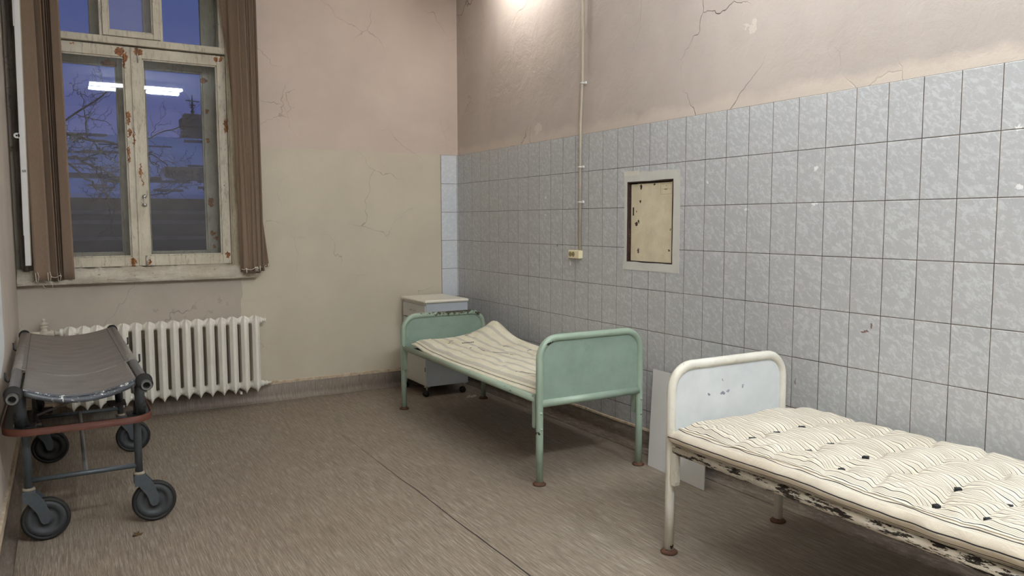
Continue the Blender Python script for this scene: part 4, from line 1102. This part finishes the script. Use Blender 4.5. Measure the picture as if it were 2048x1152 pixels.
MB().tube([(-3.11, -2.10, .535), (-2.86, -2.0, .60), (-2.72, -1.95, .64)], .005, 8).build('brace_rod', M['gurney_tube'], gn)
b = MB().tube([(-3.10, -1.95, .60), (-3.085, -1.98, .56), (-3.09, -2.0, .53), (-3.06, -2.02, .518)], .004, 6).build('strap', M['dark_gap'], gn)
MB().box(-3.13, -3.05, -2.01, -1.9, .518, .526, .003).build('corner_plate', M['mesh_dark'], gn)
MB().box(-2.83, -2.75, -2.01, -1.9, .518, .526, .003).build('corner_plate', M['mesh_dark'], gn)

# the litter of this stretcher sits very slightly askew on its legs
def descend(o):
    for c_ in o.children:
        yield c_
        yield from descend(c_)
for o in list(descend(gn)):
    for v_ in o.data.vertices:
        k_ = max(0.0, min(1.0, (v_.co.z-.60)/.05))
        if k_ > 0 and v_.co.y > -2.47: v_.co.x -= k_*.027*(v_.co.y+2.47)/2.05

# ------------------------------------------------------------------ small things
o = MB().add([(-.022, -.004, .002), (-.010, .010, .006), (-.012, .026, .010), (.0, .016, .004), (.010, .028, .012), (.012, .008, .004), (.026, .0, .010), (.016, -.014, .003), (.004, -.010, .001), (-.014, -.018, .008), (0, 0, .003)],
             [(10, i, (i+1) % 10) for i in range(10)] + [((i+1) % 10, i, 10) for i in range(10)]).build('dried_leaf', M['leaf'])
o.location = (-2.752, -2.345, 0.0); o.scale = (1.0, 1.0, 1.0)
sol = o.modifiers.new('th', 'SOLIDIFY'); sol.thickness = .001; sol.offset = 1
tag(o, 'small curled brown dried leaf on floor near the stretcher', 'leaf')
random.seed(11)
def crumb(mb, x, y, s_, h=.4):
    n = 5; q = [(x+s_*random.uniform(.6, 1.1)*math.cos(2*PI*k/n), y+s_*random.uniform(.6, 1.1)*math.sin(2*PI*k/n)) for k in range(n)]
    mb.loft([[(a, b_, .0) for a, b_ in q], [(x+(a-x)*.7, y+(b_-y)*.7, s_*h) for a, b_ in q]], True, True, False)
b = MB()
for _ in range(90): crumb(b, max(-3.15, min(-.3, random.gauss(-2.25, .42))), min(-.06, random.gauss(-.35, .22)) if random.random() < .6 else random.uniform(-2.2, -.3), random.uniform(.0015, .0045))
for _ in range(60): crumb(b, random.uniform(-2.9, -1.2), random.uniform(-3.2, -.2), random.uniform(.001, .003))
for _ in range(30): crumb(b, random.uniform(-.5, -.15), random.uniform(-3.4, -2.0), random.uniform(.001, .003))
o = b.build('paint_flakes', M['crumb']); o['kind'] = 'stuff'; tag(o, 'white flakes of fallen paint scattered over the floor', 'paint flakes')
b = MB(); 
for k in range(5): crumb(b, -.27+.018*k, -.70+.01*math.sin(k*2), random.uniform(.010, .017), .9)
tag(b.build('plaster_crumb', M['crumb']), 'white lump of crumbled plaster by far leg of green bed', 'plaster lump')
b = MB().prism([(-1.60, .78), (-1.58, .84), (-1.60, .90), (-1.60, 1.45), (-2.3, 1.45), (-2.3, .72), (-1.95, .69), (-1.8, .72), (-1.68, .74)], 'x', XL+.0005, XL+.006)
tag(b.build('wall_sheet', M['panel_left_white']), 'white sheet with ragged lower edge on left wall at frame edge', 'sheet')

# ------------------------------------------------------------------ ceiling lights
def lightfix(label, x, y, z, along, mat, hang=None, n=2):
    t = thing('ceiling_light', label, 'ceiling light', (x, y, z), 'fluorescent fittings')
    L_ = 1.2
    def bx(m_, l0, l1, w0, w1, h0, h1, bev=0):
        if along == 'x': m_.box(x+l0, x+l1, y+w0, y+w1, z+h0, z+h1, bev)
        else: m_.box(x+w0, x+w1, y+l0, y+l1, z+h0, z+h1, bev)
        return m_
    bx(MB(), -L_/2-.02, L_/2+.02, -.07, .07, .02, .07, .004).build('housing', M['fixture_white'], t)
    for w_ in (-.045, .045):
        p0, p1 = ((x-L_/2+.02, y+w_, z), (x+L_/2-.02, y+w_, z)) if along == 'x' else ((x+w_, y-L_/2+.02, z), (x+w_, y+L_/2-.02, z))
        MB().tube([p0, p1], .014, 12).build('tube', M[mat], t)
    for s_ in (-1, 1):
        bx(MB(), s_*(L_/2)-.012, s_*(L_/2)+.012, -.07, .07, -.02, .03, .003).build('end_cap', M['fixture_white'], t)
    if hang:
        m_ = MB()
        for s_ in (-.4, .4):
            p_ = (x+s_, y) if along == 'x' else (x, y+s_); m_.tube([(p_[0], p_[1], z+.07), (p_[0], p_[1], ZC)], .006, 8)
        m_.build('hanger', M['fixture_white'], t)
    return t
lightfix('twin tube fluorescent light above the camera, mirrored in the window', -1.97, -5.9, 3.27, 'x', 'tube_main')
t = thing('ceiling_light', 'single tube ceiling light close to right wall near the far corner', 'ceiling light', (-.25, -1.15, 3.24), None)
MB().box(-.29, -.21, -1.48, -.82, 3.29, 3.36, .004).build('housing', M['fixture_white'], t)
MB().tube([(-.25, -1.45, 3.255), (-.25, -.86, 3.255)], .016, 12).build('tube', M['tube_wall'], t)
for y in (-1.465, -.84): MB().box(-.29, -.21, y-.015, y+.015, 3.235, 3.30, .003).build('end_cap', M['fixture_white'], t)
lightfix('twin tube fluorescent light near right wall, nearest the white bed', -.45, -5.9, 3.27, 'y', 'tube_back')

lightfix('added twin tube fill light, unseen, on ceiling above the gap between the beds', -.9, -3.6, 3.27, 'y', 'tube_fill')  # added out of view to lift the general light in the room

# ------------------------------------------------------------------ outdoors
tag(MB().box(-40, 40, .8, 60, -3.2, -3.0).build('yard', M['ground_snow']), 'snowy yard outside below the window', 'ground')
hs = thing('neighbour_building', 'long building with snowy roof seen through the window at dusk', 'building', (0, 18, -3))
MB().box(-14, 10, 18, 24, -3, 2.16).build('facade', M['facade_dark'], hs)
b = MB()
for z in (.2, .9, 1.35, 1.62): b.box(-14, 10, 17.93, 18.02, z, z+.10)
b.build('string_course', M['facade'], hs)
b = MB().add([(-14, 17.8, 2.18), (10, 17.8, 2.18), (10, 23.5, 4.35), (-14, 23.5, 4.35), (-14, 17.8, 2.06), (10, 17.8, 2.06), (10, 23.5, 4.2), (-14, 23.5, 4.2)], [(0, 1, 2, 3), (7, 6, 5, 4), (0, 4, 5, 1), (1, 5, 6, 2), (2, 6, 7, 3), (3, 7, 4, 0)])
rf = b.build('roof', M['snow'], hs)
b = MB(); random.seed(3)
for k in range(46):
    t = random.uniform(.03, .97); xx = random.uniform(-9, 2.2); ln = random.uniform(.4, 2.6); y = 17.8+5.7*t; z = 2.18+2.17*t
    b.box(xx, xx+ln, y-.02, y+.04+random.uniform(0, .08), z-.02, z+.035+random.uniform(0, .04))
b.build('bare_patch', M['roof_bare'], rf)
b = MB().box(-.2, 1.4, 19.2, 20.2, 2.6, 3.05).box(-1.0, -.35, 18.9, 19.5, 2.5, 2.72); b.build('dormer', M['tower_dark'], hs)
tw = thing('church_tower', 'dark tower with finial rising behind the snowy roof', 'tower', (1.46, 25, -3))
b = MB().loft([[(1.46+s1*w_, 25+s2*w_, z) for s1, s2 in ((-1, -1), (1, -1), (1, 1), (-1, 1))] for w_, z in ((.72, -3), (.72, 3.6), (.62, 4.0), (.36, 4.85), (.44, 4.9), (.44, 5.2), (.34, 5.22), (.34, 5.36))], True, True, False)
b.build('tower_body', M['tower_dark'], tw)
MB().tube([(1.45, 25, 5.3), (1.45, 25, 5.42), (1.45, 25, 5.48), (1.45, 25, 5.56), (1.45, 25, 5.62), (1.45, 25, 6.1)], [.10, .04, .08, .03, .05, .012], 8).tube([(1.22, 25, 5.88), (1.70, 25, 5.86)], .02, 6).tube([(1.36, 25, 5.72), (1.56, 25, 5.72)], .02, 6).build('finial', M['tower_dark'], tw)

tr = thing('bare_tree', 'leafless tree with tangled branches just outside the window', 'tree', (-4.4, 4.6, -3))
MB().tube([(-4.4, 4.6, -3.0), (-4.4, 4.6, -2.6), (-4.3, 4.6, -.5), (-4.1, 4.55, 1.2), (-3.9, 4.5, 2.2), (-4.1, 4.5, 4.0)], [.22, .21, .17, .12, .08, .05], 10).build('trunk', M['bark'], tr)
limbs = [([(-3.95, 2.1), (-3.4, 2.52), (-3.033, 2.485), (-2.682, 2.372), (-2.314, 2.307), (-1.988, 2.212)], .030), ([(-4.0, 1.9), (-3.4, 2.2), (-3.047, 2.198), (-2.795, 2.15), (-2.539, 2.042), (-2.278, 1.869)], .026),
 ([(-3.3, 2.3), (-2.995, 2.229), (-2.753, 1.947), (-2.551, 1.774), (-2.373, 1.536)], .020), ([(-3.4, 2.3), (-3.035, 2.445), (-2.666, 2.74), (-2.282, 3.093), (-2.1, 3.4)], .018),
 ([(-2.4, 2.30), (-2.205, 2.312), (-1.865, 2.475), (-1.572, 2.614), (-1.422, 2.723)], .013), ([(-2.1, 2.26), (-2.041, 2.271), (-1.822, 2.096), (-1.743, 1.913), (-1.573, 1.792)], .010),
 ([(-2.45, 1.90), (-2.197, 1.829), (-2.007, 1.722), (-1.778, 1.757), (-1.539, 1.918)], .012), ([(-2.66, 2.38), (-2.671, 2.623), (-2.674, 2.798), (-2.709, 2.94)], .009),
 ([(-1.986, 2.243), (-2.159, 2.084), (-2.408, 1.986), (-2.647, 1.979)], .010), ([(-2.592, 2.04), (-2.498, 1.775), (-2.346, 1.536)], .010)]
random.seed(21)
b = MB()
def wig(pl, r0, r1, depth, yb):
    pts = []
    for i in range(len(pl)-1):
        for k in range(4):
            t = k/4; pts.append(((pl[i][0]*(1-t)+pl[i+1][0]*t)+random.gauss(0, .010), yb+.12*noise.noise(Vector((pl[i][0]*2+t, depth, 0))), (pl[i][1]*(1-t)+pl[i+1][1]*t)+random.gauss(0, .010)))
    pts.append((pl[-1][0], yb, pl[-1][1]))
    n = len(pts); b.tube(pts, [r0+(r1-r0)*i/(n-1) for i in range(n)], 6 if depth < 2 else 4)
    return pts
def twigs(pts, rr, depth, yb):
    if depth > 2: return
    step = 3 if depth == 1 else 2
    for i in range(1, len(pts)-1, step):
        p_ = Vector(pts[i]); d = (Vector(pts[i+1])-p_); d.y = 0; d.normalize()
        a = random.choice((-1, 1))*random.uniform(.5, 1.2); ln = random.uniform(.18, .42)/(depth**.75)
        dx, dz = d.x*math.cos(a)-d.z*math.sin(a), d.x*math.sin(a)+d.z*math.cos(a)
        q = [(p_.x, p_.z)]; cur = Vector((p_.x, p_.z)); dd = Vector((dx, dz))
        for k in range(3):
            dd = (dd+Vector((random.gauss(0, .25), .18+random.gauss(0, .2)))).normalized(); cur = cur+dd*ln/3; q.append((cur.x, cur.y))
        sub = wig(q, rr*.6, rr*.28, depth+1, p_.y)
        twigs(sub, rr*.62, depth+1, p_.y)
for i, (pl, rr) in enumerate(limbs):
    yb = 4.5+.1*math.sin(i*2.1)
    pts = wig(pl, rr*.8, rr*.35, 1, yb); twigs(pts, max(.007, rr*.5), 1, yb)
b.build('branches', M['bark'], tr)
